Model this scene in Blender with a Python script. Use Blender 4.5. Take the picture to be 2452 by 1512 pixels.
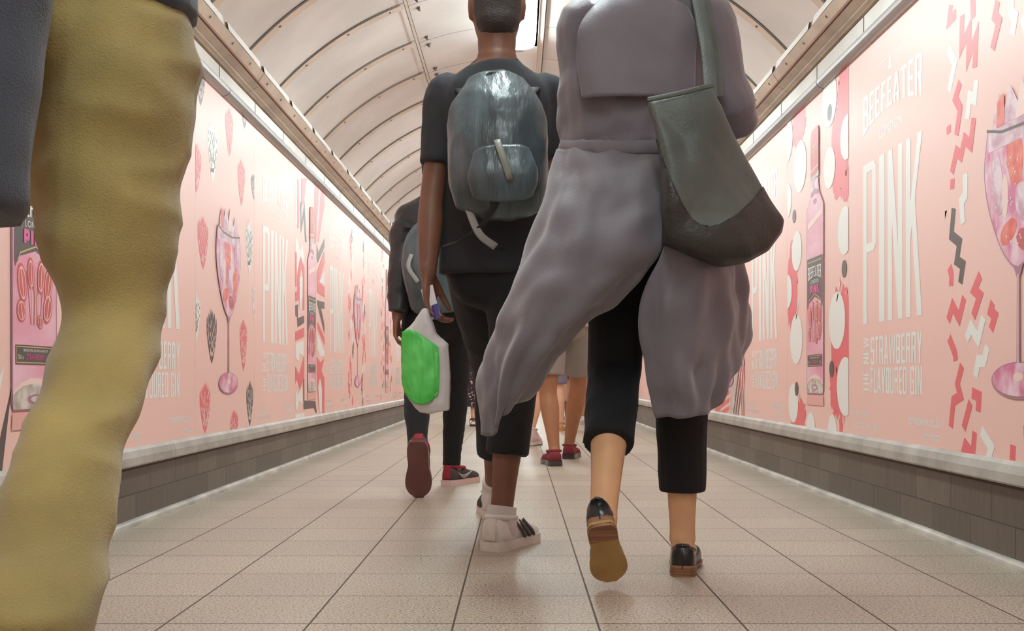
import bpy, bmesh, math, random
from mathutils import Vector, Matrix, noise

for o in list(bpy.data.objects):
    bpy.data.objects.remove(o, do_unlink=True)
SC = bpy.context.scene
COL = SC.collection
V = Vector

# ---------------------------------------------------------------- camera
# level camera, half a metre above the floor, looking along +Y; vanishing point at pixel (1241, 907)
FPX, CX, CY, CZ = 2708.0, 1241.0, 907.0, 0.51
cam_d = bpy.data.cameras.new('camera')
cam_d.sensor_fit = 'HORIZONTAL'
cam_d.sensor_width = 36.0
cam_d.lens = 36.0 * FPX / 2452.0
cam_d.shift_x = (1226.0 - CX) / 2452.0
cam_d.shift_y = (CY - 756.0) / 2452.0
cam_d.clip_start = 0.05
cam_d.clip_end = 200
cam = bpy.data.objects.new('camera', cam_d)
cam.location = (0, 0, CZ)
cam.rotation_euler = (math.pi / 2, 0, 0)
COL.objects.link(cam)
SC.camera = cam

# ---------------------------------------------------------------- world, exposure
w = bpy.data.worlds.new('world')
SC.world = w
w.use_nodes = True
w.node_tree.nodes['Background'].inputs[0].default_value = (0.9, 1, 0.97, 1)
w.node_tree.nodes['Background'].inputs[1].default_value = 0.0
SC.view_settings.view_transform = 'Standard'
SC.view_settings.look = 'None'
SC.view_settings.gamma = 1.0
SC.view_settings.use_curve_mapping = False
SC.view_settings.exposure = 0.0
SC.cycles.use_denoising = True
SC.cycles.max_bounces = 8
SC.cycles.diffuse_bounces = 5
SC.cycles.sample_clamp_indirect = 6.0
LAMP_STRENGTH = 31.5


def at(px, py, d):
    """point of the place seen at a photograph pixel, d metres down the passage"""
    return V(((px - CX) / FPX * d, d, CZ + (CY - py) / FPX * d))


# ---------------------------------------------------------------- materials
def lin(c):
    r = []
    for v in c:
        v = v / 255.0
        r.append(v / 12.92 if v <= 0.04045 else ((v + 0.055) / 1.055) ** 2.4)
    return (r[0], r[1], r[2], 1.0)


def N(nt, t, **kw):
    n = nt.nodes.new(t)
    for k, v in kw.items():
        setattr(n, k, v)
    return n


def mat(name, rgb, rough=0.6, metal=0.0, spec=0.5, var=0.0, vscale=6.0, bump=0.0, bscale=60.0, stretch=(1, 1, 1),
        sheen=0.0, coat=0.0, rgb2=None, contrast=(0.35, 0.65), emit=None):
    m = bpy.data.materials.new(name)
    m.use_nodes = True
    nt = m.node_tree
    b = nt.nodes['Principled BSDF']
    b.inputs['Base Color'].default_value = lin(rgb)
    b.inputs['Roughness'].default_value = rough
    b.inputs['Metallic'].default_value = metal
    b.inputs['Specular IOR Level'].default_value = spec
    b.inputs['Sheen Weight'].default_value = sheen
    b.inputs['Coat Weight'].default_value = coat
    b.inputs['Coat Roughness'].default_value = 0.33
    tc = N(nt, 'ShaderNodeTexCoord')
    mp = N(nt, 'ShaderNodeMapping')
    mp.inputs['Scale'].default_value = stretch
    nt.links.new(tc.outputs['Object'], mp.inputs['Vector'])
    if rgb2 is None and var > 0:
        rgb2 = tuple(max(0, c * (1 - var)) for c in rgb)
    if rgb2 is not None:
        nz = N(nt, 'ShaderNodeTexNoise')
        nz.inputs['Scale'].default_value = vscale
        nz.inputs['Detail'].default_value = 6.0
        nt.links.new(mp.outputs[0], nz.inputs['Vector'])
        cr = N(nt, 'ShaderNodeValToRGB')
        cr.color_ramp.elements[0].position = contrast[0]
        cr.color_ramp.elements[1].position = contrast[1]
        cr.color_ramp.elements[0].color = lin(rgb2)
        cr.color_ramp.elements[1].color = lin(rgb)
        nt.links.new(nz.outputs['Fac'], cr.inputs[0])
        nt.links.new(cr.outputs[0], b.inputs['Base Color'])
    if bump > 0:
        nb = N(nt, 'ShaderNodeTexNoise')
        nb.inputs['Scale'].default_value = bscale
        nb.inputs['Detail'].default_value = 4.0
        nt.links.new(mp.outputs[0], nb.inputs['Vector'])
        bp = N(nt, 'ShaderNodeBump')
        bp.inputs['Strength'].default_value = bump
        bp.inputs['Distance'].default_value = 0.01
        nt.links.new(nb.outputs['Fac'], bp.inputs['Height'])
        nt.links.new(bp.outputs[0], b.inputs['Normal'])
    if emit:
        b.inputs['Emission Color'].default_value = (0.86, 1.0, 1.0, 1)
        b.inputs['Emission Strength'].default_value = emit
    return m


def mth(nt, op, a, b=None, c=None):
    n = N(nt, 'ShaderNodeMath', operation=op)
    for i, v in enumerate((a, b, c)):
        if v is None:
            continue
        if isinstance(v, (int, float)):
            n.inputs[i].default_value = v
        else:
            nt.links.new(v, n.inputs[i])
    return n.outputs[0]


def floor_material():
    m = mat('speckled floor tile', (190, 178, 162), rough=0.36, spec=0.5)
    nt = m.node_tree
    b = nt.nodes['Principled BSDF']
    tc = N(nt, 'ShaderNodeTexCoord')
    sp = N(nt, 'ShaderNodeSeparateXYZ')
    nt.links.new(tc.outputs['Object'], sp.inputs[0])

    def joint(sock, origin, pitch, half):
        f = mth(nt, 'FRACT', mth(nt, 'ADD', mth(nt, 'DIVIDE', mth(nt, 'SUBTRACT', sock, origin), pitch), 0.5))
        d = mth(nt, 'ABSOLUTE', mth(nt, 'SUBTRACT', f, 0.5))
        return mth(nt, 'LESS_THAN', d, half / pitch)
    jx = joint(sp.outputs[0], 0.165 - 0.2995 * 20, 0.2995, 0.0022)
    jy = joint(sp.outputs[1], 2.651 - 0.2995 * 40, 0.2995, 0.0019)
    j = mth(nt, 'MAXIMUM', jx, jy)
    # speckle of dark and light grains
    n1 = N(nt, 'ShaderNodeTexNoise'); n1.inputs['Scale'].default_value = 180; n1.inputs['Detail'].default_value = 3
    n1.inputs['Roughness'].default_value = 0.7
    nt.links.new(tc.outputs['Object'], n1.inputs['Vector'])
    cr = N(nt, 'ShaderNodeValToRGB')
    e = cr.color_ramp.elements
    e[0].position = 0.38; e[0].color = lin((92, 79, 66))
    e[1].position = 0.47; e[1].color = lin((176, 162, 145))
    x = e.new(0.66); x.color = lin((210, 197, 180))
    nt.links.new(n1.outputs['Fac'], cr.inputs[0])
    # each tile a slightly different tone + soiling
    fl = N(nt, 'ShaderNodeVectorMath', operation='FLOOR')
    sc = N(nt, 'ShaderNodeVectorMath', operation='MULTIPLY_ADD')
    nt.links.new(tc.outputs['Object'], sc.inputs[0])
    sc.inputs[1].default_value = (1 / 0.2995,) * 3
    sc.inputs[2].default_value = (-0.165 / 0.2995 + 20, -2.651 / 0.2995 + 40, 0.5)
    nt.links.new(sc.outputs[0], fl.inputs[0])
    wn = N(nt, 'ShaderNodeTexWhiteNoise'); nt.links.new(fl.outputs[0], wn.inputs['Vector'])
    n2 = N(nt, 'ShaderNodeTexNoise'); n2.inputs['Scale'].default_value = 2.5; n2.inputs['Detail'].default_value = 5
    nt.links.new(tc.outputs['Object'], n2.inputs['Vector'])
    tone = mth(nt, 'ADD', mth(nt, 'MULTIPLY', wn.outputs['Value'], 0.10), mth(nt, 'MULTIPLY', n2.outputs['Fac'], 0.25))
    tone = mth(nt, 'ADD', tone, 0.80)
    mx = N(nt, 'ShaderNodeMix', data_type='RGBA', blend_type='MULTIPLY'); mx.inputs['Factor'].default_value = 1
    nt.links.new(cr.outputs[0], mx.inputs['A'])
    cb = N(nt, 'ShaderNodeCombineXYZ')
    for i in range(3):
        nt.links.new(tone, cb.inputs[i])
    nt.links.new(cb.outputs[0], mx.inputs['B'])
    m2 = N(nt, 'ShaderNodeMix', data_type='RGBA')
    nt.links.new(j, m2.inputs['Factor'])
    nt.links.new(mx.outputs['Result'], m2.inputs['A'])
    m2.inputs['B'].default_value = lin((78, 66, 56))
    nt.links.new(m2.outputs['Result'], b.inputs['Base Color'])
    rr = mth(nt, 'ADD', mth(nt, 'MULTIPLY', n1.outputs['Fac'], 0.18), mth(nt, 'MULTIPLY', n2.outputs['Fac'], 0.14))
    rr = mth(nt, 'ADD', mth(nt, 'ADD', rr, 0.28), mth(nt, 'MULTIPLY', j, 0.3))
    nt.links.new(rr, b.inputs['Roughness'])
    bp = N(nt, 'ShaderNodeBump'); bp.inputs['Strength'].default_value = 0.5; bp.inputs['Distance'].default_value = 0.002
    nt.links.new(mth(nt, 'SUBTRACT', 1.0, j), bp.inputs['Height'])
    nt.links.new(bp.outputs[0], b.inputs['Normal'])
    return m


def band_material():
    """two courses of dark brown tiles in running bond on the foot of the wall"""
    m = mat('dark brown wall tile', (92, 82, 73), rough=0.42)
    nt = m.node_tree
    b = nt.nodes['Principled BSDF']
    tc = N(nt, 'ShaderNodeTexCoord')
    sp = N(nt, 'ShaderNodeSeparateXYZ'); nt.links.new(tc.outputs['Object'], sp.inputs[0])
    cb = N(nt, 'ShaderNodeCombineXYZ')
    nt.links.new(mth(nt, 'ADD', sp.outputs[1], 20.0 - 0.02), cb.inputs[0])
    nt.links.new(sp.outputs[2], cb.inputs[1])
    bt = N(nt, 'ShaderNodeTexBrick')
    bt.offset = 0.5
    nt.links.new(cb.outputs[0], bt.inputs['Vector'])
    bt.inputs['Scale'].default_value = 1.0
    bt.inputs['Brick Width'].default_value = 0.305
    bt.inputs['Row Height'].default_value = 0.108
    bt.inputs['Mortar Size'].default_value = 0.0022
    bt.inputs['Mortar Smooth'].default_value = 0.1
    bt.inputs['Bias'].default_value = 0.0
    bt.inputs['Color1'].default_value = lin((106, 94, 82))
    bt.inputs['Color2'].default_value = lin((86, 76, 66))
    bt.inputs['Mortar'].default_value = lin((48, 41, 36))
    mp = N(nt, 'ShaderNodeMapping'); mp.inputs['Scale'].default_value = (1, 14, 2.5)
    nt.links.new(tc.outputs['Object'], mp.inputs['Vector'])
    nz = N(nt, 'ShaderNodeTexNoise'); nz.inputs['Scale'].default_value = 4; nz.inputs['Detail'].default_value = 8
    nt.links.new(mp.outputs[0], nz.inputs['Vector'])
    tone = mth(nt, 'ADD', mth(nt, 'MULTIPLY', nz.outputs['Fac'], 0.7), 0.62)
    c3 = N(nt, 'ShaderNodeCombineXYZ')
    for i in range(3):
        nt.links.new(tone, c3.inputs[i])
    mx = N(nt, 'ShaderNodeMix', data_type='RGBA', blend_type='MULTIPLY'); mx.inputs['Factor'].default_value = 1
    nt.links.new(bt.outputs['Color'], mx.inputs['A']); nt.links.new(c3.outputs[0], mx.inputs['B'])
    nt.links.new(mx.outputs['Result'], b.inputs['Base Color'])
    bp = N(nt, 'ShaderNodeBump'); bp.inputs['Strength'].default_value = 0.6; bp.inputs['Distance'].default_value = 0.003
    nt.links.new(mth(nt, 'SUBTRACT', 1.0, bt.outputs['Fac']), bp.inputs['Height'])
    nt.links.new(bp.outputs[0], b.inputs['Normal'])
    return m


M = {}
M['floor'] = floor_material()
M['band'] = band_material()
M['plaster'] = mat('pink primed wall', (238, 196, 186), rough=0.5)
M['ledge'] = mat('grey painted ledge', (186, 180, 172), rough=0.38, var=0.16, vscale=7, bump=0.06, bscale=40)
M['rail'] = mat('brushed aluminium rail', (196, 198, 200), rough=0.33, metal=0.75, var=0.12, vscale=3, stretch=(4, 0.4, 4))
M['white_trim'] = mat('white enamel trim', (226, 220, 212), rough=0.3, var=0.07, vscale=5)
M['cornice'] = mat('beige cornice enamel', (222, 204, 184), rough=0.38, var=0.12, vscale=5)
M['pinkline'] = mat('faded pink line', (226, 186, 172), rough=0.45)
M['gap'] = mat('dark joint', (84, 66, 54), rough=0.8)
M['cove'] = mat('white skirting strip', (206, 200, 190), rough=0.35, var=0.25, vscale=9, stretch=(1, 0.5, 1))
M['panel'] = mat('off white ceiling panel', (241, 236, 232), rough=0.28, var=0.07, vscale=2.2, spec=0.5)
M['batten'] = mat('beige ceiling batten', (232, 214, 196), rough=0.32, var=0.06, vscale=6)
M['lip'] = mat('bright white lip', (244, 242, 238), rough=0.2)
M['screw'] = mat('steel screw', (120, 112, 104), rough=0.3, metal=0.8)
M['trunk'] = mat('white lamp trunking', (236, 228, 222), rough=0.35)
M['lampglow'] = mat('lit lamp diffuser', (255, 255, 255), rough=0.4, emit=LAMP_STRENGTH)
M['lampend'] = mat('lamp end cap', (215, 210, 204), rough=0.3)
M['plate'] = mat('grey plate', (130, 124, 120), rough=0.4)

# ---------------------------------------------------------------- object helpers
LOC = {}


def link(name, me, mats, parent=None, base=None, smooth=True):
    """link a mesh whose vertices are in the coordinates of the place"""
    if isinstance(mats, (list, tuple)):
        for m_ in mats:
            me.materials.append(m_)
    elif mats is not None:
        me.materials.append(mats)
    ob = bpy.data.objects.new(name, me)
    COL.objects.link(ob)
    if parent is None:
        if base is None:
            xs = [v.co.x for v in me.vertices]; ys = [v.co.y for v in me.vertices]; zs = [v.co.z for v in me.vertices]
            base = V(((min(xs) + max(xs)) / 2, (min(ys) + max(ys)) / 2, min(zs)))
        me.transform(Matrix.Translation(-base))
        ob.location = base
        LOC[ob.name] = base
    else:
        me.transform(Matrix.Translation(-LOC[parent.name]))
        ob.parent = parent
        LOC[ob.name] = LOC[parent.name]
    if smooth:
        me.polygons.foreach_set('use_smooth', [True] * len(me.polygons))
    return ob


def tag(ob, label=None, cat=None, group=None, kind=None):
    if label: ob['label'] = label
    if cat: ob['category'] = cat
    if group: ob['group'] = group
    if kind: ob['kind'] = kind
    return ob


def to_mesh(bm, name='m'):
    me = bpy.data.meshes.new(name)
    bm.to_mesh(me)
    bm.free()
    return me


def bake(me, mods):
    """evaluate modifiers on a mesh and return the plain result"""
    ob = bpy.data.objects.new('tmp', me)
    COL.objects.link(ob)
    for t, kw in mods:
        m_ = ob.modifiers.new(t.lower(), t)
        for k, v in kw.items():
            setattr(m_, k, v)
    dg = bpy.context.evaluated_depsgraph_get()
    dg.update()
    out = bpy.data.meshes.new_from_object(ob.evaluated_get(dg))
    bpy.data.objects.remove(ob)
    bpy.data.meshes.remove(me)
    return out


def remesh(bm, voxel=0.008, smooth=4, wr=None):
    me = bake(to_mesh(bm), [('REMESH', dict(mode='VOXEL', voxel_size=voxel)),
                            ('SMOOTH', dict(factor=0.5, iterations=smooth))])
    if wr:
        displace(me, wr)
    return me


def displace(me, wr):
    ns = [v.normal.copy() for v in me.vertices]
    for v, n in zip(me.vertices, ns):
        v.co += n * wr(v.co, n)


def folds(amp, scale=(9, 9, 5), amp2=0.0, scale2=30, seed=0.0):
    s = V(scale)

    def f(co, n):
        p = V((co.x * s.x + seed, co.y * s.y, co.z * s.z))
        r = 1.0 - 2.0 * abs(noise.noise(p))
        r2 = noise.noise(p * 0.5 + V((5, 1, 2)))
        d = amp * (0.6 * r + 0.7 * r2 - 0.3)
        if amp2:
            d += amp2 * noise.noise(co * scale2)
        return d
    return f


def hide_mesh_join(mes):
    bm = bmesh.new()
    for me in mes:
        bm.from_mesh(me)
        bpy.data.meshes.remove(me)
    return bm


def box(bm, lo, hi, mi=0):
    vs = [bm.verts.new((x, y, z)) for x in (lo[0], hi[0]) for y in (lo[1], hi[1]) for z in (lo[2], hi[2])]
    for f in ((0, 1, 3, 2), (4, 6, 7, 5), (0, 4, 5, 1), (2, 3, 7, 6), (0, 2, 6, 4), (1, 5, 7, 3)):
        fc = bm.faces.new([vs[i] for i in f]); fc.material_index = mi


def extrude_profile(bm, prof, y0, y1, mis=None, close=False):
    """sweep an x-z profile along the passage; mis gives a material index per segment"""
    a = [bm.verts.new((x, y0, z)) for x, z in prof]
    b = [bm.verts.new((x, y1, z)) for x, z in prof]
    n = len(prof)
    for i in range(n if close else n - 1):
        k = (i + 1) % n
        f = bm.faces.new((a[i], a[k], b[k], b[i]))
        if mis: f.material_index = mis[i]
    if close:
        bm.faces.new(a[::-1]); bm.faces.new(b)


def crom(pts, n):
    """Catmull-Rom through tuples of numbers, n steps per span"""
    P = [list(p) for p in pts]
    P = [[2 * a - b for a, b in zip(P[0], P[1])]] + P + [[2 * a - b for a, b in zip(P[-1], P[-2])]]
    out = []
    for i in range(1, len(P) - 2):
        for k in range(n):
            t = k / n
            out.append(tuple(0.5 * (2 * p1 + (p2 - p0) * t + (2 * p0 - 5 * p1 + 4 * p2 - p3) * t * t + (3 * p1 - p0 - 3 * p2 + p3) * t ** 3)
                             for p0, p1, p2, p3 in zip(P[i - 1], P[i], P[i + 1], P[i + 2])))
    out.append(tuple(P[-2]))
    return out


def tube(bm, pts, rad, side=(1, 0, 0), seg=14, sub=4, cap=('round', 'round'), mi=0):
    """lofted tube through pts; rad holds r or (side radius, other radius) per point"""
    rad = [(r, r) if isinstance(r, (int, float)) else r for r in rad]
    rows = [tuple(p) + tuple(r) for p, r in zip(pts, rad)]
    if sub > 1 and len(rows) > 1:
        rows = crom(rows, sub)
    C = [V(r[:3]) for r in rows]
    R = [(max(r[3], 1e-4), max(r[4], 1e-4)) for r in rows]
    T = []
    for i in range(len(C)):
        a, b_ = C[max(i - 1, 0)], C[min(i + 1, len(C) - 1)]
        d = (b_ - a)
        T.append(d.normalized() if d.length > 1e-9 else V((0, 0, 1)))
    S = V(side)
    rings = []

    def ring(c, t, ra, rb):
        s = S - t * S.dot(t)
        if s.length < 1e-4:
            s = V((0, 1, 0)) - t * t.y
        s.normalize()
        u = t.cross(s)
        return [bm.verts.new(c + s * (ra * math.cos(2 * math.pi * k / seg)) + u * (rb * math.sin(2 * math.pi * k / seg))) for k in range(seg)]
    if cap[0] == 'round':
        m_ = min(R[0])
        for ang in (75, 45, 20):
            a = math.radians(ang)
            rings.append(ring(C[0] - T[0] * m_ * math.sin(a), T[0], R[0][0] * math.cos(a), R[0][1] * math.cos(a)))
    for c, t, r in zip(C, T, R):
        rings.append(ring(c, t, *r))
    if cap[1] == 'round':
        m_ = min(R[-1])
        for ang in (20, 45, 75):
            a = math.radians(ang)
            rings.append(ring(C[-1] + T[-1] * m_ * math.sin(a), T[-1], R[-1][0] * math.cos(a), R[-1][1] * math.cos(a)))
    for A, B in zip(rings, rings[1:]):
        for k in range(seg):
            f = bm.faces.new((A[k], A[(k + 1) % seg], B[(k + 1) % seg], B[k])); f.material_index = mi
    f = bm.faces.new(rings[0][::-1]); f.material_index = mi
    f = bm.faces.new(rings[-1]); f.material_index = mi


def ball(bm, c, r, seg=12):
    tube(bm, [V(c) + V((0, 0, -r[2] * 0.02)), V(c) + V((0, 0, r[2] * 0.02))], [(r[0], r[1])] * 2, sub=1, seg=seg)


def pleats(amp, n=3.5, seed=0.0, slant=.6, v0=.12):
    """soft hanging folds, deeper towards the hem"""
    def f(u, v):
        w1 = u * n + slant * v + .45 * noise.noise(V((u * 2.2 + seed, v * 1.6, seed)))
        w2 = u * n * 2.3 - slant * 1.4 * v + .7 * noise.noise(V((u * 3 + seed, v * 2.2, 4 + seed)))
        k = v0 + (1 - v0) * min(1, v * 1.5)
        return amp * k * (math.sin(6.283 * w1) ** 3 * .9 + .45 * math.sin(6.283 * w2)) + amp * .9 * noise.noise(V((u * 5 + v * 4 + seed, v * 9 - u * 3, 2.0)))
    return f


def sheet(rows, thick, wr=None, nu=6, nv=6, smooth=2, pl=None):
    """cloth: rows of control columns (each a list of points) -> smooth thick sheet"""
    cols = [crom([tuple(p) for p in c], nv) for c in rows]
    nr = len(cols[0])
    grid = []
    for j in range(nr):
        grid.append(crom([c[j] for c in cols], nu))
    if pl:
        G = [[V(p) for p in r] for r in grid]
        na, nb = len(G), len(G[0])
        for j in range(na):
            for i in range(nb):
                du = G[j][min(i + 1, nb - 1)] - G[j][max(i - 1, 0)]
                dv = G[min(j + 1, na - 1)][i] - G[max(j - 1, 0)][i]
                n_ = du.cross(dv)
                if n_.length > 1e-9:
                    grid[j][i] = G[j][i] + n_.normalized() * pl(i / (nb - 1), j / (na - 1))
    bm = bmesh.new()
    vs = [[bm.verts.new(p) for p in r] for r in grid]
    for j in range(len(vs) - 1):
        for i in range(len(vs[0]) - 1):
            bm.faces.new((vs[j][i], vs[j][i + 1], vs[j + 1][i + 1], vs[j + 1][i]))
    bmesh.ops.recalc_face_normals(bm, faces=bm.faces)
    me = to_mesh(bm)
    if wr:
        me.update()
        displace(me, wr)
    return bake(me, [('SMOOTH', dict(factor=0.5, iterations=smooth)), ('SOLIDIFY', dict(thickness=thick, offset=0.0))])


# ================================================================= THE PASSAGE
Y0, Y1 = -7.0, 32.0
WX = 1.34
ZB = {'left': 0.268, 'right': 0.285}
ZT = {'left': 1.795, 'right': 1.787}

bm = bmesh.new()
box(bm, (-1.7, Y0, -0.08), (1.7, Y1, 0.0))
me = to_mesh(bm)
tag(link('floor', me, M['floor'], base=V((0, 0, 0)), smooth=False), kind='structure')

RIB0, RIBP = 5.43, 0.683
VR, VZ = 1.768, 0.89

for side, s in (('left', -1), ('right', 1)):
    zb, zt = ZB[side], ZT[side]
    bm = bmesh.new()
    # wall body: tiled foot, then the poster backing, then the plain wall above
    prof = [(s * WX, -0.02), (s * WX, 0.215), (s * (WX + 0.012), 0.216), (s * (WX + 0.012), 2.12), (s * 1.7, 2.12), (s * 1.7, -0.02)]
    extrude_profile(bm, prof, Y0, Y1, [0, 1, 1, 1, 1, 1], close=True)
    bmesh.ops.recalc_face_normals(bm, faces=bm.faces)
    tag(link('wall_' + side, to_mesh(bm), [M['band'], M['plaster']], base=V((0, 0, 0)), smooth=False), kind='structure')
    # white cove strip along the floor
    bm = bmesh.new()
    prof = [(s * (WX + .002), 0.0)] + [(s * (WX - 0.020 * math.cos(a * math.pi / 10) ** 0.7), 0.022 * math.sin(a * math.pi / 10)) for a in range(0, 6)] + [(s * (WX + .002), 0.022)]
    extrude_profile(bm, prof, Y0, Y1, close=True)
    bmesh.ops.recalc_face_normals(bm, faces=bm.faces)
    tag(link('baseboard_' + side, to_mesh(bm), M['cove'], base=V((0, 0, 0)), smooth=False), kind='structure')
    # grey ledge under the posters, in lengths with open joints
    n = 1 if s < 0 else 4
    bm = bmesh.new()
    zl = zb - 0.062
    prof = [(s * (WX + .011), zb + .004), (s * (WX - .004), zb + .002), (s * (WX - .016), zb - .008), (s * (WX - .024), zb - .03), (s * (WX - .025), zl + .006),
            (s * (WX - .020), zl), (s * (WX + .011), zl - .002)]
    y = Y0
    while y < Y1:
        y2 = min(y + 1.62, Y1)
        extrude_profile(bm, prof, y + .0015, y2 - .0015, close=True)
        y = y2
    box(bm, (min(s * (WX - .012), s * (WX + .01)), Y0, zl - .010), (max(s * (WX - .012), s * (WX + .01)), Y1, zl - .0025), 1)
    bmesh.ops.recalc_face_normals(bm, faces=bm.faces)
    tag(link('trim_%d' % n, to_mesh(bm), [M['ledge'], M['gap']], base=V((0, 0, 0)), smooth=False), kind='structure')
    # rounded metal rail over the posters
    bm = bmesh.new()
    prof = [(s * (WX + .011), zt - .004)] + [(s * (WX - 0.034 * math.sin(a * math.pi / 8)), zt + .024 - 0.028 * math.cos(a * math.pi / 8)) for a in range(9)] + [(s * (WX + .011), zt + .052)]
    y = -6.9 + (0.35 if s < 0 else 0.18)
    while y < Y1:
        y2 = min(y + 2.92, Y1)
        extrude_profile(bm, prof, y + .004, y2 - .004, close=True)
        y = y2
    box(bm, (min(s * (WX - .02), s * (WX + .01)), Y0, zt + .004), (max(s * (WX - .02), s * (WX + .01)), Y1, zt + .044), 1)
    bmesh.ops.recalc_face_normals(bm, faces=bm.faces)
    ob = tag(link('trim_%d' % (n + 1), to_mesh(bm), [M['rail'], M['gap']], base=V((0, 0, 0)), smooth=False), kind='structure')
    # white band, dark slot, sloping cornice, screw beam and bright lip under the vault
    bm = bmesh.new()
    P = [(WX + .011, zt + .04), (WX - .006, zt + .041), (WX - .006, 1.908), (WX + .008, 1.910), (WX + .008, 1.922), (WX - .012, 1.921),
         (WX - .016, 1.929), (WX - .03, 1.931), (WX - .031, 1.936), (1.274, 1.951), (1.274, 1.958), (1.268, 1.957), (1.262, 1.960), (1.236, 1.996)]
    MI = [0, 0, 2, 1, 2, 2, 2, 2, 2, 1, 3, 3, 2]
    extrude_profile(bm, [(s * x, z) for x, z in P], Y0, Y1, MI)
    extrude_profile(bm, [(s * 1.236, 1.996), (s * 1.300, 2.07), (s * 1.36, 2.13)], Y0, Y1, [2, 2])
    for k in range(-18, 40):
        y = RIB0 + RIBP * k
        if y < Y0 + .7 or y > Y1 - .7: continue
        # bright lip, one length per bay
        extrude_profile(bm, [(s * 1.234, 1.997), (s * 1.240, 2.031), (s * 1.252, 2.033), (s * 1.256, 1.997)], y + 0.075, y + RIBP - .004, [4, 4, 4])
        for q in (0.2, 0.52):
            c = V((s * 1.249, y + q, 1.978))
            nrm = V((-s * 0.81, 0, -0.58))
            tube(bm, [c - nrm * .004, c + nrm * .003], [.007, .006], side=(0, 1, 0), seg=8, sub=1, cap=('flat', 'flat'), mi=5)
        if k % 3 == 0:
            extrude_profile(bm, [(s * 1.2675, 1.9560), (s * 1.2612, 1.9592), (s * 1.2352, 1.9962)], y + .07, y + .0735, [1, 1])
        # fine joints in the white band
        box(bm, (min(s * (WX - .0075), s * WX), y + .30, zt + .05), (max(s * (WX - .0075), s * WX), y + .304, 1.907), 1)
        if k % 2 == 0:
            extrude_profile(bm, [(s * (WX - .0125), 1.9205), (s * (WX - .0305), 1.9305), (s * (WX - .0315), 1.9352), (s * 1.2745, 1.9502)], y + .14, y + .143, [1, 1, 1])
    bmesh.ops.recalc_face_normals(bm, faces=bm.faces)
    tag(link('trim_%d' % (n + 2), to_mesh(bm), [M['white_trim'], M['gap'], M['cornice'], M['pinkline'], M['lip'], M['screw']], base=V((0, 0, 0)), smooth=False), kind='structure')


def arc_strip(bm, x0, x1, r, y0, y1, n, mi):
    """strip of the vault from x0 to x1 at radius r"""
    a0, a1 = math.asin(x0 / VR), math.asin(x1 / VR)
    A = []; B = []
    for i in range(n + 1):
        t = a0 + (a1 - a0) * i / n
        x, z = r * math.sin(t), VZ + r * math.cos(t)
        A.append(bm.verts.new((x, y0, z))); B.append(bm.verts.new((x, y1, z)))
    for i in range(n):
        f = bm.faces.new((A[i], B[i], B[i + 1], A[i + 1])); f.material_index = mi; f.smooth = True


bm = bmesh.new()
arc_strip(bm, -1.40, 1.40, VR + 0.02, Y0, Y1, 40, 2)          # backing seen as the dark line of every joint
k0, k1 = int((Y0 - RIB0) / RIBP) - 1, int((Y1 - RIB0) / RIBP) + 1
for k in range(k0, k1):
    y = RIB0 + RIBP * k
    for s in (-1, 1):
        arc_strip(bm, s * 1.33, s * 0.622, VR, y + 0.012, y + RIBP + .004, 16, 0)
        arc_strip(bm, s * 1.33, s * 0.632, VR - 0.010, y + 0.010, y + 0.080, 16, 1)     # lapped batten at the start of each bay
        arc_strip(bm, s * 1.33, s * 0.632, VR - 0.006, y + 0.080, y + 0.085, 16, 0)
        arc_strip(bm, s * 0.602, s * 0.15, VR, y + 0.085, y + RIBP + 0.080, 10, 0)
        for a in (0.70, 0.93, 1.16):
            t = math.asin(a / VR)
            nrm = V((-s * math.sin(t), 0, -math.cos(t)))
            c = V((s * VR * math.sin(t), y + 0.045, VZ + VR * math.cos(t))) + nrm * 0.011
            tube(bm, [c, c + nrm * .003], [.008, .006], side=(0, 1, 0), seg=8, sub=1, cap=('flat', 'flat'), mi=3)
        for dy in (0.01, 0.16):
            t = math.asin(0.552 / VR)
            nrm = V((-s * math.sin(t), 0, -math.cos(t)))
            c = V((s * VR * math.sin(t), y + dy, VZ + VR * math.cos(t))) + nrm * 0.001
            tube(bm, [c, c + nrm * .012], [.017, .009], side=(0, 1, 0), seg=10, sub=1, cap=('flat', 'round'), mi=3)
for s in (-1, 1):
    arc_strip(bm, s * 0.620, s * 0.605, VR - 0.012, Y0, Y1, 2, 1)
# lamp trunking along the crown
zc = VZ + VR
extrude_profile(bm, [(-.17, zc + .01), (-.157, zc - .030), (-.11, zc - .034), (.11, zc - .034), (.157, zc - .030), (.17, zc + .01)], Y0, Y1, [2, 4, 4, 4, 2])
extrude_profile(bm, [(-.12, zc - .034), (-.12, zc - .046), (-.10, zc - .046), (-.10, zc - .034)], Y0, Y1, [4, 4, 4])
extrude_profile(bm, [(.10, zc - .034), (.10, zc - .046), (.12, zc - .046), (.12, zc - .034)], Y0, Y1, [4, 4, 4])
tag(link('ceiling', to_mesh(bm), [M['panel'], M['batten'], M['gap'], M['screw'], M['trunk']], base=V((0, 0, 0)), smooth=False), kind='structure')

for side, y, yy in (('front', Y1 - .1, Y1 + .1), ('back', Y0 - .1, Y0 + .1)):
    bm = bmesh.new()
    box(bm, (-1.8, y, -.1), (1.8, yy, 2.8))
    tag(link('wall_' + side, to_mesh(bm), M['white_trim'], base=V((0, 0, 0)), smooth=False), kind='structure')

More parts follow.
